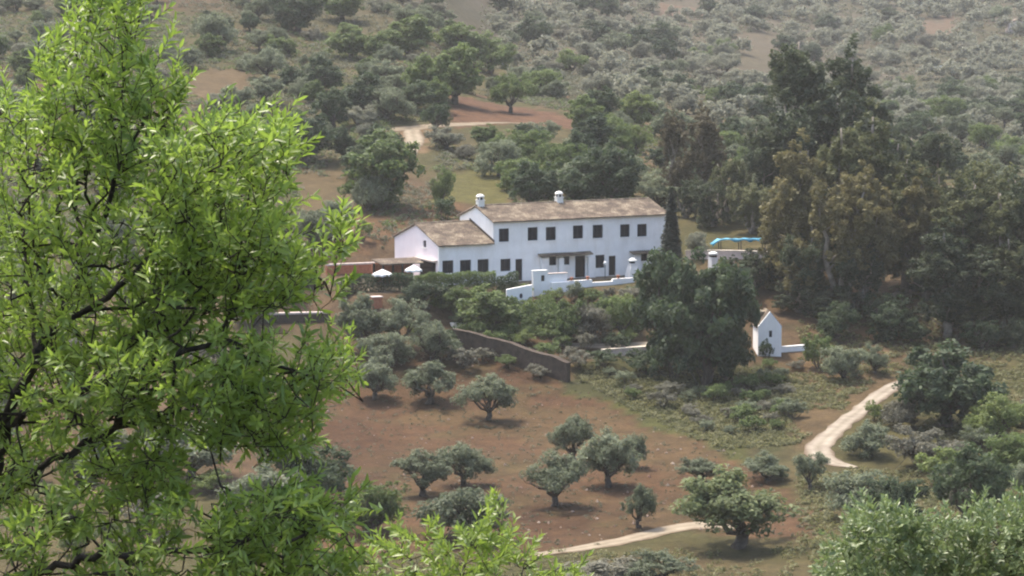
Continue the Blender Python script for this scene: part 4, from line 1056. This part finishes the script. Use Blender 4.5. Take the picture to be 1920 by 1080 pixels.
# ---- scattered trees on the hillsides
TK = np.array(TAKEN); pts = [tuple(t) for t in TAKEN]
def free(x, y, r, acc):
    A = np.array(acc); return bool(np.all((A[:, 0] - x) ** 2 + (A[:, 1] - y) ** 2 > (A[:, 2] * .75 + r) ** 2))
rs = np.random.default_rng(77)
BARE = [[(735, 228), (812, 232), (818, 345), (745, 345)], [(840, 170), (960, 190), (1090, 215), (1090, 285), (840, 275)], [(830, 325), (930, 320), (975, 400), (800, 400)],
        [(560, 325), (690, 345), (700, 440), (560, 430)], FIELD, [(1236, 4), (1330, 4), (1330, 30), (1236, 30)], [(1395, 60), (1480, 60), (1440, 165), (1380, 165)],
        [(880, 132), (950, 132), (950, 170), (880, 170)], [(350, 130), (470, 135), (460, 180), (350, 180)], [(1730, 40), (1790, 30), (1790, 80), (1730, 85)], [(640, 290), (690, 300), (660, 340), (600, 320)]]
cand = []
def scatter(n, yr, test, sizes, kinds, gap):
    out = 0; tries = 0
    while out < n and tries < n * 14:
        tries += 1
        y = math.sqrt(rs.uniform(yr[0] ** 2, yr[1] ** 2)); x = rs.uniform(-.235, .235) * y
        px, row = proj(x, y, zat(x, y))
        if px < -120 or px > 2040 or row < -70 or not test(px, row): continue
        if any(inpoly(np.array([px]), np.array([row]), b)[0] for b in BARE): continue
        w = rs.uniform(*sizes)
        if not free(x, y, w * gap, pts): continue
        s, d = to_house(x, y)
        if -16 < s < 23 and -5 < d < 12: continue
        k_, mat, h = kinds[rs.integers(len(kinds))]
        pts.append((x, y, w / 2)); cand.append((k_, mat, x, y, px, row, w, w * h * rs.uniform(.85, 1.15))); out += 1
split = lambda px, row: row < 330 - (px - 950) * .12
scatter(220, (285, 500), lambda px, r: px < 960 and r < 370, (2.2, 5.0), [('olive', 'olive', .85), ('low_olive', 'olive', .7), ('round', 'green', .95), ('low_olive', 'grey_shrub', .6), ('low_olive', 'olive_pale', .6), ('round', 'oak', .9)], .24)
scatter(60, (268, 400), lambda px, r: 960 <= px < 1480 and r < 390, (3.0, 5.5), [('low_olive', 'green', .7), ('olive', 'olive', .8), ('round', 'oak', .9), ('low_olive', 'olive', .7)], .32)
scatter(330, (385, 860), lambda px, r: px >= 930 and r < 240, (4.0, 7.0), [('olive', 'olive_pale', .8), ('olive', 'olive_pale', .7), ('low_olive', 'olive_pale', .7), ('low_olive', 'grey_shrub', .65), ('olive', 'olive', .8), ('round', 'oak', .9), ('low_olive', 'green', .75)], .36)
scatter(90, (300, 620), lambda px, r: px >= 1600 and 140 < r < 420, (3.5, 6.0), [('low_olive', 'green', .75), ('round', 'oak', .85), ('olive', 'olive', .8), ('low_olive', 'oak', .7)], .40)
scatter(46, (165, 236), lambda px, r: (px > 1560 and 700 < r < 1060 and not (1470 < px < 1720 and 700 < r < 905)) or (px < 560 and 540 < r), (2.0, 4.6), [('low_olive', 'olive', .75), ('shrub', 'grey_shrub', .7), ('shrub', 'green', .7), ('low_olive', 'green', .75), ('shrub', 'bright', .6)], .36)
scatter(24, (232, 262), lambda px, r: px > 1540 and 480 < r < 720, (2.5, 4.5), [('low_olive', 'oak', .9), ('round', 'oak', 1.1), ('low_olive', 'euc_dark', .9)], .3)
scatter(40, (236, 280), lambda px, r: px < 660 and 380 < r < 640, (2.5, 4.5), [('low_olive', 'olive', .75), ('olive', 'olive', .8), ('low_olive', 'green', .75)], .34)
scatter(55, (222, 246), lambda px, r: 640 < px < 1260 and 540 < r < 660 and not (985 < px < 1205 and r < 585), (1.4, 2.6), [('shrub', 'green', .8), ('shrub', 'grey_shrub', .8), ('shrub', 'oak', .8), ('shrub', 'bright', .7)], .3)
scatter(60, (205, 232), lambda px, r: 1080 < px < 1500 and 690 < r < 830, (1.2, 2.8), [('shrub', 'green', .6), ('shrub', 'olive', .6), ('shrub', 'grey_shrub', .5)], .4)
REG = [(lambda px, r, y: y > 385 and px >= 930, 'small silvery tree in the hazy far olive grove', 'trees of the far olive grove'),
       (lambda px, r, y: px >= 1560 and r < 430, 'bushy tree on the far right slope beyond the eucalyptus', 'trees on the far right slope'),
       (lambda px, r, y: px < 960 and r < 380, 'scattered tree or bush on the dry slope at upper left', 'trees on the upper left slope'),
       (lambda px, r, y: r < 400, 'scattered tree on the slope just behind the farmhouse', 'trees behind the farmhouse'),
       (lambda px, r, y: px < 660, 'tree partly hidden behind the almond foliage', 'trees behind the almond'),
       (lambda px, r, y: px > 1440 and r < 722, 'dark undergrowth tree in the shade of the eucalyptus', 'undergrowth below the eucalyptus'),
       (lambda px, r, y: px > 1560, 'bush on the lower right slope below the gravel track', 'bushes on the lower right slope'),
       (lambda px, r, y: r > 670, 'low bush on the green weedy slope right of the retaining wall', 'bushes on the green slope'),
       (lambda px, r, y: True, 'leafy shrub in the terrace garden below the farmhouse', 'shrubs of the terrace garden')]
cand.sort(key=lambda c: -c[6] / c[3])
LAND = [('the pale earth bank', 770, 265), ('the red earth patch', 930, 212), ('the yellow grass patch', 890, 360), ('the bare earth at upper left', 400, 155), ('the top left corner', 40, 40),
        ('the dark upright oak', 622, 200), ('the almond tip', 540, 250), ('the top edge centre', 820, 20), ('the left chimney', 893, 378), ('the right chimney', 1055, 375), ('the cypress', 1257, 370), ('the brightest green tree', 1195, 205),
        ('the lone dark oak', 1115, 60), ('the red terrace', 1280, 18), ('the pale-roofed shed', 1434, 172), ('the highest eucalyptus', 1530, 90), ('the pink bare patch', 1760, 60), ('the green-roofed shed', 1764, 130), ('the terracotta shed', 1908, 55), ('the round-topped eucalyptus', 1640, 220),
        ('the right edge', 1900, 250), ('the gravel track bend', 1545, 860), ('the gravel track top', 1690, 716), ('the dark trunked tree', 1822, 900), ('the right edge', 1900, 800), ('the lower right treetop', 1700, 980), ('the little white tower', 1443, 630), ('the earth clearing', 1700, 550),
        ('the retaining wall', 960, 660), ('the patio wall', 1030, 540), ('the sunlit garden path', 1185, 645), ('the parasols', 745, 510), ('the pale-coped wall', 550, 590), ('the left edge', 20, 500), ('the lower left corner', 60, 1000), ('the field left end', 600, 800), ('the almond middle', 300, 700), ('the blue tarpaulin', 1386, 455), ('the upper field corner', 1065, 715), ('the green slope middle', 1300, 760)]
TONE = {'olive': 'grey-green', 'olive_pale': 'silvery', 'grey_shrub': 'dull grey', 'green': 'mid green', 'bright': 'bright green', 'oak': 'dark green', 'euc_dark': 'dusky'}
FORM = {'olive': 'olive tree', 'low_olive': 'low spreading tree', 'round': 'rounded oak', 'shrub': 'leafy shrub'}
NAME = {'olive': 'olive_tree', 'low_olive': 'hillside_bush', 'round': 'oak_tree', 'shrub': 'shrub'}
CATG = {'olive': 'olive tree', 'low_olive': 'bush', 'round': 'oak tree', 'shrub': 'shrub'}
keep, rest, nk = [], [], {}
for c in cand:
    grove = c[3] > 385 and c[4] >= 930
    kk = 'grove' if grove else c[0]
    nk[kk] = nk.get(kk, 0) + 1
    (rest if (grove and nk[kk] > 200) else keep).append(c)
lab_of = {}; groups = {}
for n_, (k_, mat, x, y, px, row, w, h) in enumerate(keep):
    for f_, _, grp in REG:
        if f_(px, row, y): break
    lm = min(LAND, key=lambda l: (l[1] - px) ** 2 + (1.4 * (l[2] - row)) ** 2); dx, dy = px - lm[1], row - lm[2]
    rel = ('right of' if dx > 0 else 'left of') if abs(dx) > abs(dy) * 1.2 else ('below' if dy > 0 else 'above')
    size = 'large' if w > 5.2 else 'small' if w < 3.6 else ''
    t_ = ' '.join((size + ' ' + TONE[mat] + ' ' + FORM[k_] + ' ' + rel + ' ' + lm[0]).split())
    groups.setdefault(t_, []).append(n_); lab_of[n_] = (t_, grp)
ORD = ['leftmost', 'second from left', 'third from left', 'fourth from left', 'fifth from left', 'sixth from left', 'seventh from left', 'eighth from left']
final = {}
for t_, ids in groups.items():
    ids.sort(key=lambda i: keep[i][4])
    for q, i in enumerate(ids): final[i] = t_ if len(ids) == 1 else t_ + ', ' + (ORD[q] if q < len(ids) - 1 and q < 8 else 'rightmost' if q == len(ids) - 1 else 'in the middle')
count = {}
for n_, (k_, mat, x, y, px, row, w, h) in enumerate(keep):
    count[NAME[k_]] = count.get(NAME[k_], 0) + 1
    place(k_, (x, y, zat(x, y)), w, h, NAME[k_], final[n_], CATG[k_], lab_of[n_][1], mat)
# the countless rest of the far grove, one mass of small crowns
rg = np.random.default_rng(88)
while len(rest) < 520:
    y = math.sqrt(rg.uniform(400 ** 2, 900 ** 2)); x = rg.uniform(-.06, .235) * y; px, row = proj(x, y, zat(x, y))
    if px < 930 or px > 2000 or row > 260 or row < -50 or any(inpoly(np.array([px]), np.array([row]), b)[0] for b in BARE): continue
    w = rg.uniform(3.2, 6.2)
    rest.append(('olive', 'olive_pale', x, y, px, row, w, w * .75))
sub = []
for v_ in KIND['olive'] + KIND['low_olive']:
    co = np.zeros(len(v_.crown.vertices) * 3, np.float32); v_.crown.vertices.foreach_get('co', co); co = co.reshape(-1, 4, 3)
    at4 = np.zeros(len(co) * 4, np.float32); v_.crown.attributes['v'].data.foreach_get('value', at4); at4 = at4.reshape(-1, 4)
    s_ = rg.choice(len(co), 520, replace=False); q = co[s_]; m_ = q.mean(1, keepdims=True); sub.append(((m_ + (q - m_) * 2.9), at4[s_], v_))
GV, Ga = [], []
for k_, mat, x, y, px, row, w, h in rest:
    q, a4, v_ = sub[rg.integers(len(sub))]; a = rg.random() * 6.283; c_, s_ = math.cos(a), math.sin(a); q = q * np.array([w / v_.w, w / v_.w, h / v_.h])
    GV.append(np.stack([q[..., 0] * c_ - q[..., 1] * s_ + x, q[..., 0] * s_ + q[..., 1] * c_ + y, q[..., 2] + zat(x, y)], -1)); Ga.append(np.clip(a4 + .35 * (rg.random() - .5), 0, 1))
GV = np.concatenate(GV).reshape(-1, 3); Ga = np.concatenate(Ga).ravel()
tag(obj('far_olive_grove', mesh_np('far_olive_grove', GV, np.arange(len(GV)).reshape(-1, 4), M['olive_pale'], Ga)), 'hazy mass of small silvery trees on the far hillside', 'grove', kind='stuff')

# ---- low scrub and grasses that nobody could count
def scrub(name, label, n, yr, test, size, nl, mat, leaf, seed, cat):
    rg = np.random.default_rng(seed); Y = np.sqrt(rg.uniform(yr[0] ** 2, yr[1] ** 2, n * 6)); X = rg.uniform(-.23, .23, n * 6) * Y; Zs = Z(X, Y)
    px, row = proj(X, Y, Zs); k = test(px, row) & (px > -80) & (px < 2000) & (row > -40)
    s, d = to_house(X, Y); k &= ~((s > -16) & (s < 23) & (d > -4) & (d < 12)); k &= vnoise(X / 5, Y / 6, seed) > .28
    X, Y, Zs = X[k][:n], Y[k][:n], Zs[k][:n]; m_ = len(X)
    r = size * (.4 + rg.random(m_) ** 2); shade = rg.random(m_)
    idx = np.repeat(np.arange(m_), nl); dd = unit(m_ * nl, rg); dd[:, 2] = np.abs(dd[:, 2]); rr = rg.random(m_ * nl) ** .4
    c = np.stack([X, Y, Zs], 1)[idx] + dd * (r[idx] * rr)[:, None] * np.array([1, 1, .75])
    V, Q = leaves(c, dd, leaf * (.6 + .8 * rg.random(m_ * nl)) * (.6 + .5 * r[idx] / size), rg)
    v = np.clip(.65 * shade[idx] + .35 * rg.random(m_ * nl), 0, 1)
    tag(obj(name, mesh_np(name, V, Q, M[mat], np.repeat(v, 4))), label, cat, kind='stuff')
def notbare(px, r):
    k = np.ones(px.shape, bool)
    for b in BARE: k &= ~inpoly(px, r, b)
    return k
scrub('hillside_scrub', 'grey-green low scrub covering the hillsides', 13000, (262, 470), lambda p, r: (p < 1250) & (r < 470) & notbare(p, r), .7, 18, 'scrub', .3, 901, 'scrub')
scrub('green_scrub', 'small green bushes dotted over the near hillside', 4200, (262, 430), lambda p, r: (p < 1250) & (r < 440) & notbare(p, r), .75, 26, 'green', .26, 907, 'scrub')
scrub('far_scrub', 'hazy low scrub between the trees of the far hillside', 7000, (400, 950), lambda p, r: (p > 900) & (r < 330) & notbare(p, r), 1.4, 14, 'scrub', .7, 902, 'scrub')
scrub('valley_scrub', 'low weeds and bushes on the lower right slope', 2600, (160, 250), lambda p, r: (p > 1500) & ~((p > 1495) & (p < 1725) & (r > 700) & (r < 885)), .55, 24, 'grass', .24, 903, 'weeds')
scrub('slope_weeds', 'green weeds covering the slope between field and track', 3600, (200, 240), lambda p, r: inpoly(p, r, [(1065, 705), (1200, 675), (1420, 690), (1640, 715), (1600, 750), (1500, 830), (1430, 880), (1330, 835), (1200, 775)]), .45, 20, 'grass', .2, 904, 'weeds')
scrub('field_weeds', 'sparse dry weeds scattered over the red field', 1500, (160, 235), lambda p, r: inpoly(p, r, FIELD), .22, 12, 'scrub', .14, 905, 'weeds')
scrub('track_verge', 'grass and weeds along the farm track at the bottom', 700, (150, 178), lambda p, r: (r > 1000) & ((r > 1035) | (p > 1430)) & (p > 600), .5, 22, 'grass', .2, 906, 'weeds')
# clods and stones on the red field
rg = np.random.default_rng(31); V = []; Q = []; nst = 0
while nst < 420:
    px, row = rg.uniform(580, 1560), rg.uniform(665, 1020)
    if not inpoly(np.array([px]), np.array([row]), FIELD)[0]: continue
    y = None
    g = ground(px, row); r = .05 + .13 * rg.random() ** 3
    k = len(V); o_ = [(1, 0, 0), (0, 1, 0), (-1, 0, 0), (0, -1, 0), (0, 0, 1), (0, 0, -1)]
    for a_ in o_: V.append(tuple(g + Vector(a_) * r * rg.uniform(.6, 1.2) + Vector((0, 0, r * .2))))
    for a_, b_, c_ in ((0, 1, 4), (1, 2, 4), (2, 3, 4), (3, 0, 4), (1, 0, 5), (2, 1, 5), (3, 2, 5), (0, 3, 5)): Q.append((k + a_, k + b_, k + c_))
    nst += 1
M['clod'] = surf('field_stone', (.16, .09, .065), (.40, .33, .26), .35, .95)
tag(obj('field_stones', mesh_np('field_stones', V, Q, M['clod'])), 'stones and clods scattered over the red field', 'stones', kind='stuff')

# ------------------------------------------------------------------ almond trees close to the camera
LT = np.array([(0, 0, 0), (.32, -.5, .10), (.32, 0, 0), (.32, .5, .10), (.70, -.38, .02), (.70, 0, -.06), (.70, .38, .02), (1, 0, -.16)])
LF = [(0, 1, 2), (0, 2, 3), (1, 4, 5, 2), (2, 5, 6, 3), (4, 7, 5), (5, 7, 6)]
LTRI = np.array([(0, 1, 2), (0, 2, 3), (1, 4, 5), (1, 5, 2), (2, 5, 6), (2, 6, 3), (4, 7, 5), (5, 7, 6)])
def almond(name, label, cat, areas, limbs, leafL, asp, mat, seed, npart, r0=.0016, twig=(.11, .26), nleaf=(13, 22), dens=1.0):
    rng = np.random.default_rng(seed)
    N_ = 120000; pos = np.zeros((N_, 3)); par = np.full(N_, -1); cnt = 0
    def add(p, pa):
        nonlocal cnt
        pos[cnt] = p; par[cnt] = pa; cnt += 1; return cnt - 1
    for path in limbs:
        P = [np.array(p, float) for p in path]
        last = -1
        if cnt:
            d = np.linalg.norm(pos[:cnt] - P[0], axis=1); last = int(np.argmin(d))
        for i in range(len(P) - 1):
            n = max(1, int(np.linalg.norm(P[i + 1] - P[i]) / .07))
            for j in range(n):
                p = P[i] + (P[i + 1] - P[i]) * j / n + rng.normal(size=3) * .008
                last = add(p, last)
        last = add(P[-1], last)
    root = pos[0].copy()
    # twig starts inside the areas
    T_ = []
    for poly, n, d0, d1 in areas:
        bx = [p[0] for p in poly]; by = [p[1] for p in poly]; k = 0
        while k < n * dens:
            px, row = rng.uniform(min(bx), max(bx)), rng.uniform(min(by), max(by))
            if not inpoly(np.array([px]), np.array([row]), poly)[0]: continue
            T_.append(np.array(at(px, row, rng.uniform(d0, d1)))); k += 1
    T_ = np.array(T_); cen = T_.mean(0)
    D0 = np.min(np.linalg.norm(T_[:, None] - pos[None, :cnt:3], axis=2), axis=1)
    tips = []
    for k in np.argsort(D0):
        o = T_[k] - cen; o /= np.linalg.norm(o) + 1e-6
        dr = o * .45 + np.array([0, 0, .55]) + rng.normal(size=3) * .5; dr /= np.linalg.norm(dr); Ls = rng.uniform(*twig)
        p = T_[k] - dr * Ls * rng.uniform(-.1, .8); d = np.linalg.norm(pos[:cnt] - p, axis=1) + .35 * np.maximum(0, pos[:cnt, 2] - p[2]); i = int(np.argmin(d)); q = pos[i]
        L_ = np.linalg.norm(p - q); n = max(1, int(L_ / .09)); last = i
        for j in range(1, n + 1):
            t = j / n; c = q + (p - q) * t + np.array([0, 0, .10 * L_ * math.sin(math.pi * t) * (-1 if rng.random() < .3 else 1) * .5]) + rng.normal(size=3) * .012 * (j < n)
            last = add(c, last)
        # leafy shoot
        path = [p]; bend = rng.normal(size=3) * .18
        for j in range(1, 5):
            dr2 = dr + bend * j / 4; dr2 /= np.linalg.norm(dr2); c = path[-1] + dr2 * Ls / 4; path.append(c); last = add(c, last)
        tips.append((path, Ls))
    # pipe-model radii
    w = np.zeros(cnt); ch = np.zeros(cnt, int)
    for i in range(cnt - 1, 0, -1):
        if w[i] == 0: w[i] = 1
        if par[i] >= 0: w[par[i]] += w[i] if ch[par[i]] == 0 or True else 0
    # a node's load is the number of shoots it carries
    w = np.zeros(cnt); hasc = np.zeros(cnt, bool); hasc[par[1:cnt][par[1:cnt] >= 0]] = True; w[~hasc] = 1
    for i in range(cnt - 1, 0, -1):
        if par[i] >= 0: w[par[i]] += w[i]
    R = r0 * np.maximum(w, 1) ** .42
    V = []; Q = []
    I = np.arange(1, cnt); I = I[par[1:cnt] >= 0]
    A = pos[par[I]]; B = pos[I]; ax = B - A; ax /= np.linalg.norm(ax, axis=1)[:, None] + 1e-9
    ref = np.where(np.abs(ax[:, 2:3]) < .9, np.array([[0, 0, 1.]]), np.array([[1., 0, 0]])); u = np.cross(ax, ref); u /= np.linalg.norm(u, axis=1)[:, None]; v = np.cross(ax, u)
    ns = 6; ring = []
    Ra = np.minimum(R[par[I]], R[I] * 1.5)
    for j in range(ns):
        c, s = math.cos(2 * math.pi * j / ns), math.sin(2 * math.pi * j / ns)
        ring.append((A + (u * c + v * s) * Ra[:, None], B + ax * R[I][:, None] * .4 + (u * c + v * s) * R[I][:, None]))
    VV = np.concatenate([np.stack([r[0] for r in ring], 1), np.stack([r[1] for r in ring], 1)], 1).reshape(-1, 3)
    base = np.arange(len(I))[:, None] * 2 * ns
    QQ = np.concatenate([np.stack([base[:, 0] + j, base[:, 0] + (j + 1) % ns, base[:, 0] + ns + (j + 1) % ns, base[:, 0] + ns + j], 1) for j in range(ns)])
    root_o = thing(name, label, cat, tuple(root)); rt = np.array(root)
    obj('trunk', mesh_np('trunk', VV - rt, QQ, M['bark_dark'], smooth=True), root_o)
    # leaves
    lp_, lx, ly, lz, ll, lv = [], [], [], [], [], []
    for path, Ls in tips:
        n = int(rng.integers(*nleaf)); ph = rng.random() * 6.28; tone = rng.random()
        for k in range(n):
            t = .08 + .92 * (k + .5 * rng.random()) / n; f = t * 4; i = min(3, int(f)); p = path[i] + (path[i + 1] - path[i]) * (f - i)
            tg = path[i + 1] - path[i]; tg = tg / np.linalg.norm(tg); ph += 2.4
            a = np.cross(tg, (0.3, .2, 1.)); a /= np.linalg.norm(a) + 1e-9; b = np.cross(tg, a); side = a * math.cos(ph) + b * math.sin(ph)
            an = math.radians(rng.uniform(38, 72) * (1.0 - .45 * t)); x = tg * math.cos(an) + side * math.sin(an) + np.array([0, 0, -.12]); x /= np.linalg.norm(x)
            nz = tg * math.sin(an) - side * math.cos(an) + rng.normal(size=3) * .45; y = np.cross(nz, x); y /= np.linalg.norm(y) + 1e-9; z = np.cross(x, y)
            lp_.append(p); lx.append(x); ly.append(y); lz.append(z); ll.append(leafL * rng.uniform(.55, 1.15) * (1 - .25 * t)); lv.append(np.clip(.30 * tone + .25 * t + .55 * rng.random() ** 1.3, 0, 1))
    lp_, lx, ly, lz, ll, lv = map(np.array, (lp_, lx, ly, lz, ll, lv))
    px, row = proj(*lp_.T); vis = np.where((px > 5) & (px < 1915) & (row > 5) & (row < 1075))[0]
    near = vis[np.argsort((lp_[vis, 1] / ll[vis]))[:npart]]
    mask = np.ones(len(lp_), bool); mask[near] = False
    tt = LT * np.array([1, asp, .5])
    k = np.where(mask)[0]
    V = lp_[k][:, None] - rt + ll[k][:, None, None] * (tt[None, :, :1] * lx[k][:, None] + tt[None, :, 1:2] * ly[k][:, None] + tt[None, :, 2:] * lz[k][:, None])
    Fq = (np.arange(len(k))[:, None, None] * 8 + LTRI[None]).reshape(-1, 3)
    fo = obj('foliage', mesh_np('foliage', V.reshape(-1, 3), Fq, M[mat], np.repeat(lv[k], 8)), root_o); tag(fo, kind='stuff')
    tmpl = [mesh_np('leaf', tt, LTRI, M[mat], np.full(8, s)) for s in (.2, .4, .6, .8)]
    for i in near:
        o = obj('leaf', tmpl[min(3, int(lv[i] * 4))], root_o)
        o.matrix_basis = Matrix(((lx[i][0] * ll[i], ly[i][0] * ll[i], lz[i][0] * ll[i], lp_[i][0] - rt[0]), (lx[i][1] * ll[i], ly[i][1] * ll[i], lz[i][1] * ll[i], lp_[i][1] - rt[1]),
                                 (lx[i][2] * ll[i], ly[i][2] * ll[i], lz[i][2] * ll[i], lp_[i][2] - rt[2]), (0, 0, 0, 1)))
    return root_o

def gp(x_px, D):                                            # point on the ground below a pixel column
    a, _ = ray(x_px, 900); return (a * D, D, zat(a * D, D) - .15)
B1 = 12.0
limbsA = [
 [gp(-150, B1), at(-140, 1500, B1), at(-90, 1180, B1), at(-30, 980, B1 - .1), at(10, 800, B1 - .2), at(70, 660, B1 - .3)],
 [at(70, 660, B1 - .3), at(110, 600, B1 - .2), at(190, 430, B1), at(230, 260, B1 + .1), at(228, 100, B1 + .1), at(235, -60, B1 + .1)],
 [at(110, 610, B1 - .2), at(200, 555, B1 - .3), at(290, 480, B1 - .3), at(420, 330, B1 - .4), at(520, 230, B1 - .4)],
 [at(210, 320, B1), at(270, 230, B1), at(320, 150, B1)],
 [at(70, 660, B1 - .3), at(50, 520, B1), at(45, 380, B1 + .3), at(90, 240, B1 + .4)],
 [at(150, 520, B1), at(140, 300, B1 + .3), at(145, 60, B1 + .4), at(150, -40, B1 + .4)],
 [at(10, 800, B1 - .2), at(120, 740, B1 - .5), at(260, 690, B1 - .6), at(420, 640, B1 - .6), at(540, 625, B1 - .6)],
 [at(-20, 960, B1 - .1), at(100, 860, B1 - .1), at(250, 790, B1), at(400, 760, B1 + .1), at(520, 800, B1 + .2)],
 [at(-80, 1150, B1), at(60, 1070, B1 - .6), at(200, 1040, B1 - .8), at(380, 1030, B1 - .9), at(520, 1000, B1 - .9), at(640, 985, B1 - .9)],
 [at(290, 480, B1 - .3), at(420, 480, B1 - .5), at(560, 500, B1 - .5), at(610, 530, B1 - .5)],
 [at(-90, 1180, B1), at(-150, 900, B1 + .5), at(-170, 600, B1 + .6), at(-150, 300, B1 + .6)]]
areasA = [
 ([(70, 200), (75, 70), (130, 20), (140, -60), (275, -60), (272, 60), (300, 120), (290, 230), (270, 330), (120, 330)], 130, 11.6, 12.6),
 ([(300, 190), (325, 135), (345, 150), (325, 230), (300, 240)], 9, 11.9, 12.1),
 ([(-250, 170), (60, 170), (110, 260), (280, 300), (280, 520), (-250, 520)], 190, 11.2, 12.9),
 ([(280, 270), (380, 240), (520, 225), (545, 280), (545, 420), (500, 470), (280, 520)], 205, 11.0, 12.6),
 ([(280, 480), (480, 430), (560, 480), (620, 510), (600, 560), (480, 590), (300, 620)], 110, 11.0, 12.4),
 ([(625, 420), (645, 400), (650, 520), (640, 560), (628, 500)], 7, 11.2, 11.6),
 ([(-250, 520), (280, 520), (300, 640), (140, 720), (-250, 720)], 200, 11.4, 13.2),
 ([(120, 680), (300, 610), (480, 640), (640, 650), (680, 690), (630, 740), (570, 850), (470, 860), (300, 800), (140, 800)], 200, 10.9, 12.4),
 ([(-250, 720), (140, 720), (200, 800), (300, 830), (250, 950), (-250, 1000)], 160, 11.2, 13.0),
 ([(-250, 980), (180, 950), (330, 930), (440, 960), (560, 920), (650, 970), (680, 1090), (640, 1150), (-250, 1150)], 185, 10.6, 12.2),
 ([(240, 850), (330, 850), (340, 950), (250, 950)], 18, 11.2, 12.2),
 ([(480, 920), (540, 900), (640, 960), (660, 1090), (400, 1090), (400, 980)], 60, 10.6, 11.6)]
almond('almond_tree', 'big bright green almond tree filling the left foreground', 'almond tree', areasA, limbsA, .076, .27, 'almond', 41, 300, dens=1.95)
B2 = 16.0
limbsB = [[gp(820, B2), at(830, 1500, B2), at(850, 1300, B2), at(860, 1130, B2), at(880, 1030, B2), at(890, 985, B2)],
          [at(850, 1300, B2), at(780, 1150, B2), at(720, 1040, B2), at(690, 990, B2)], [at(850, 1250, B2), at(950, 1130, B2 - .2), at(1040, 1070, B2 - .2), at(1085, 1050, B2 - .2)]]
areasB = [([(640, 1075), (700, 1020), (760, 1005), (860, 985), (960, 985), (985, 1030), (1010, 1075), (1095, 1065), (1095, 1170), (660, 1170)], 190, 15.4, 16.6),
          ([(655, 935), (690, 930), (690, 970), (660, 975)], 3, 15.8, 16.2), ([(880, 955), (955, 960), (955, 1010), (880, 1010)], 12, 15.6, 16.4)]
almond('almond_tree', 'pale green almond shoots at the bottom edge left of the farm track', 'almond tree', areasB, limbsB, .092, .26, 'almond2', 42, 200)
B3 = 24.0
limbsC = [[gp(1760, B3), at(1760, 1450, B3), at(1750, 1250, B3), at(1740, 1080, B3), at(1700, 980, B3)], [at(1755, 1300, B3), at(1640, 1150, B3), at(1590, 1060, B3)],
          [at(1755, 1300, B3), at(1860, 1120, B3), at(1900, 980, B3)], [at(1740, 1100, B3), at(1800, 1000, B3 + .3), at(1830, 960, B3 + .3)]]
areasC = [([(1540, 1080), (1580, 1020), (1620, 970), (1680, 950), (1740, 990), (1820, 965), (1900, 945), (2000, 930), (2000, 1160), (1540, 1160)], 1050, 23.0, 25.0)]
almond('almond_tree', 'dense pale green leafy treetop in the lower right corner', 'almond tree', areasC, limbsC, .095, .36, 'almond3', 43, 200, twig=(.18, .36), nleaf=(18, 28))

# ------------------------------------------------------------------ haze over the valley
zmin = float(GZ.min()) - 1.5; zmax = max(float(GZ.max()), 30) + 3
hz = MB().box((-1830, -60, zmin), (1830, 3640, zmax))
m = bpy.data.materials.new('valley_haze'); m.use_nodes = True
m.node_tree.nodes.remove(m.node_tree.nodes['Principled BSDF'])
pv = m.node_tree.nodes.new('ShaderNodeVolumePrincipled'); pv.inputs['Color'].default_value = (.93, .92, .87, 1); pv.inputs['Density'].default_value = .00015
pv.inputs['Anisotropy'].default_value = .2
m.node_tree.links.new(pv.outputs[0], m.node_tree.nodes['Material Output'].inputs['Volume'])
tag(hz.build('haze', m), 'thin pale haze in the valley air', 'haze', kind='stuff')
print('COUNTS', count, 'objects', len(bpy.data.objects))
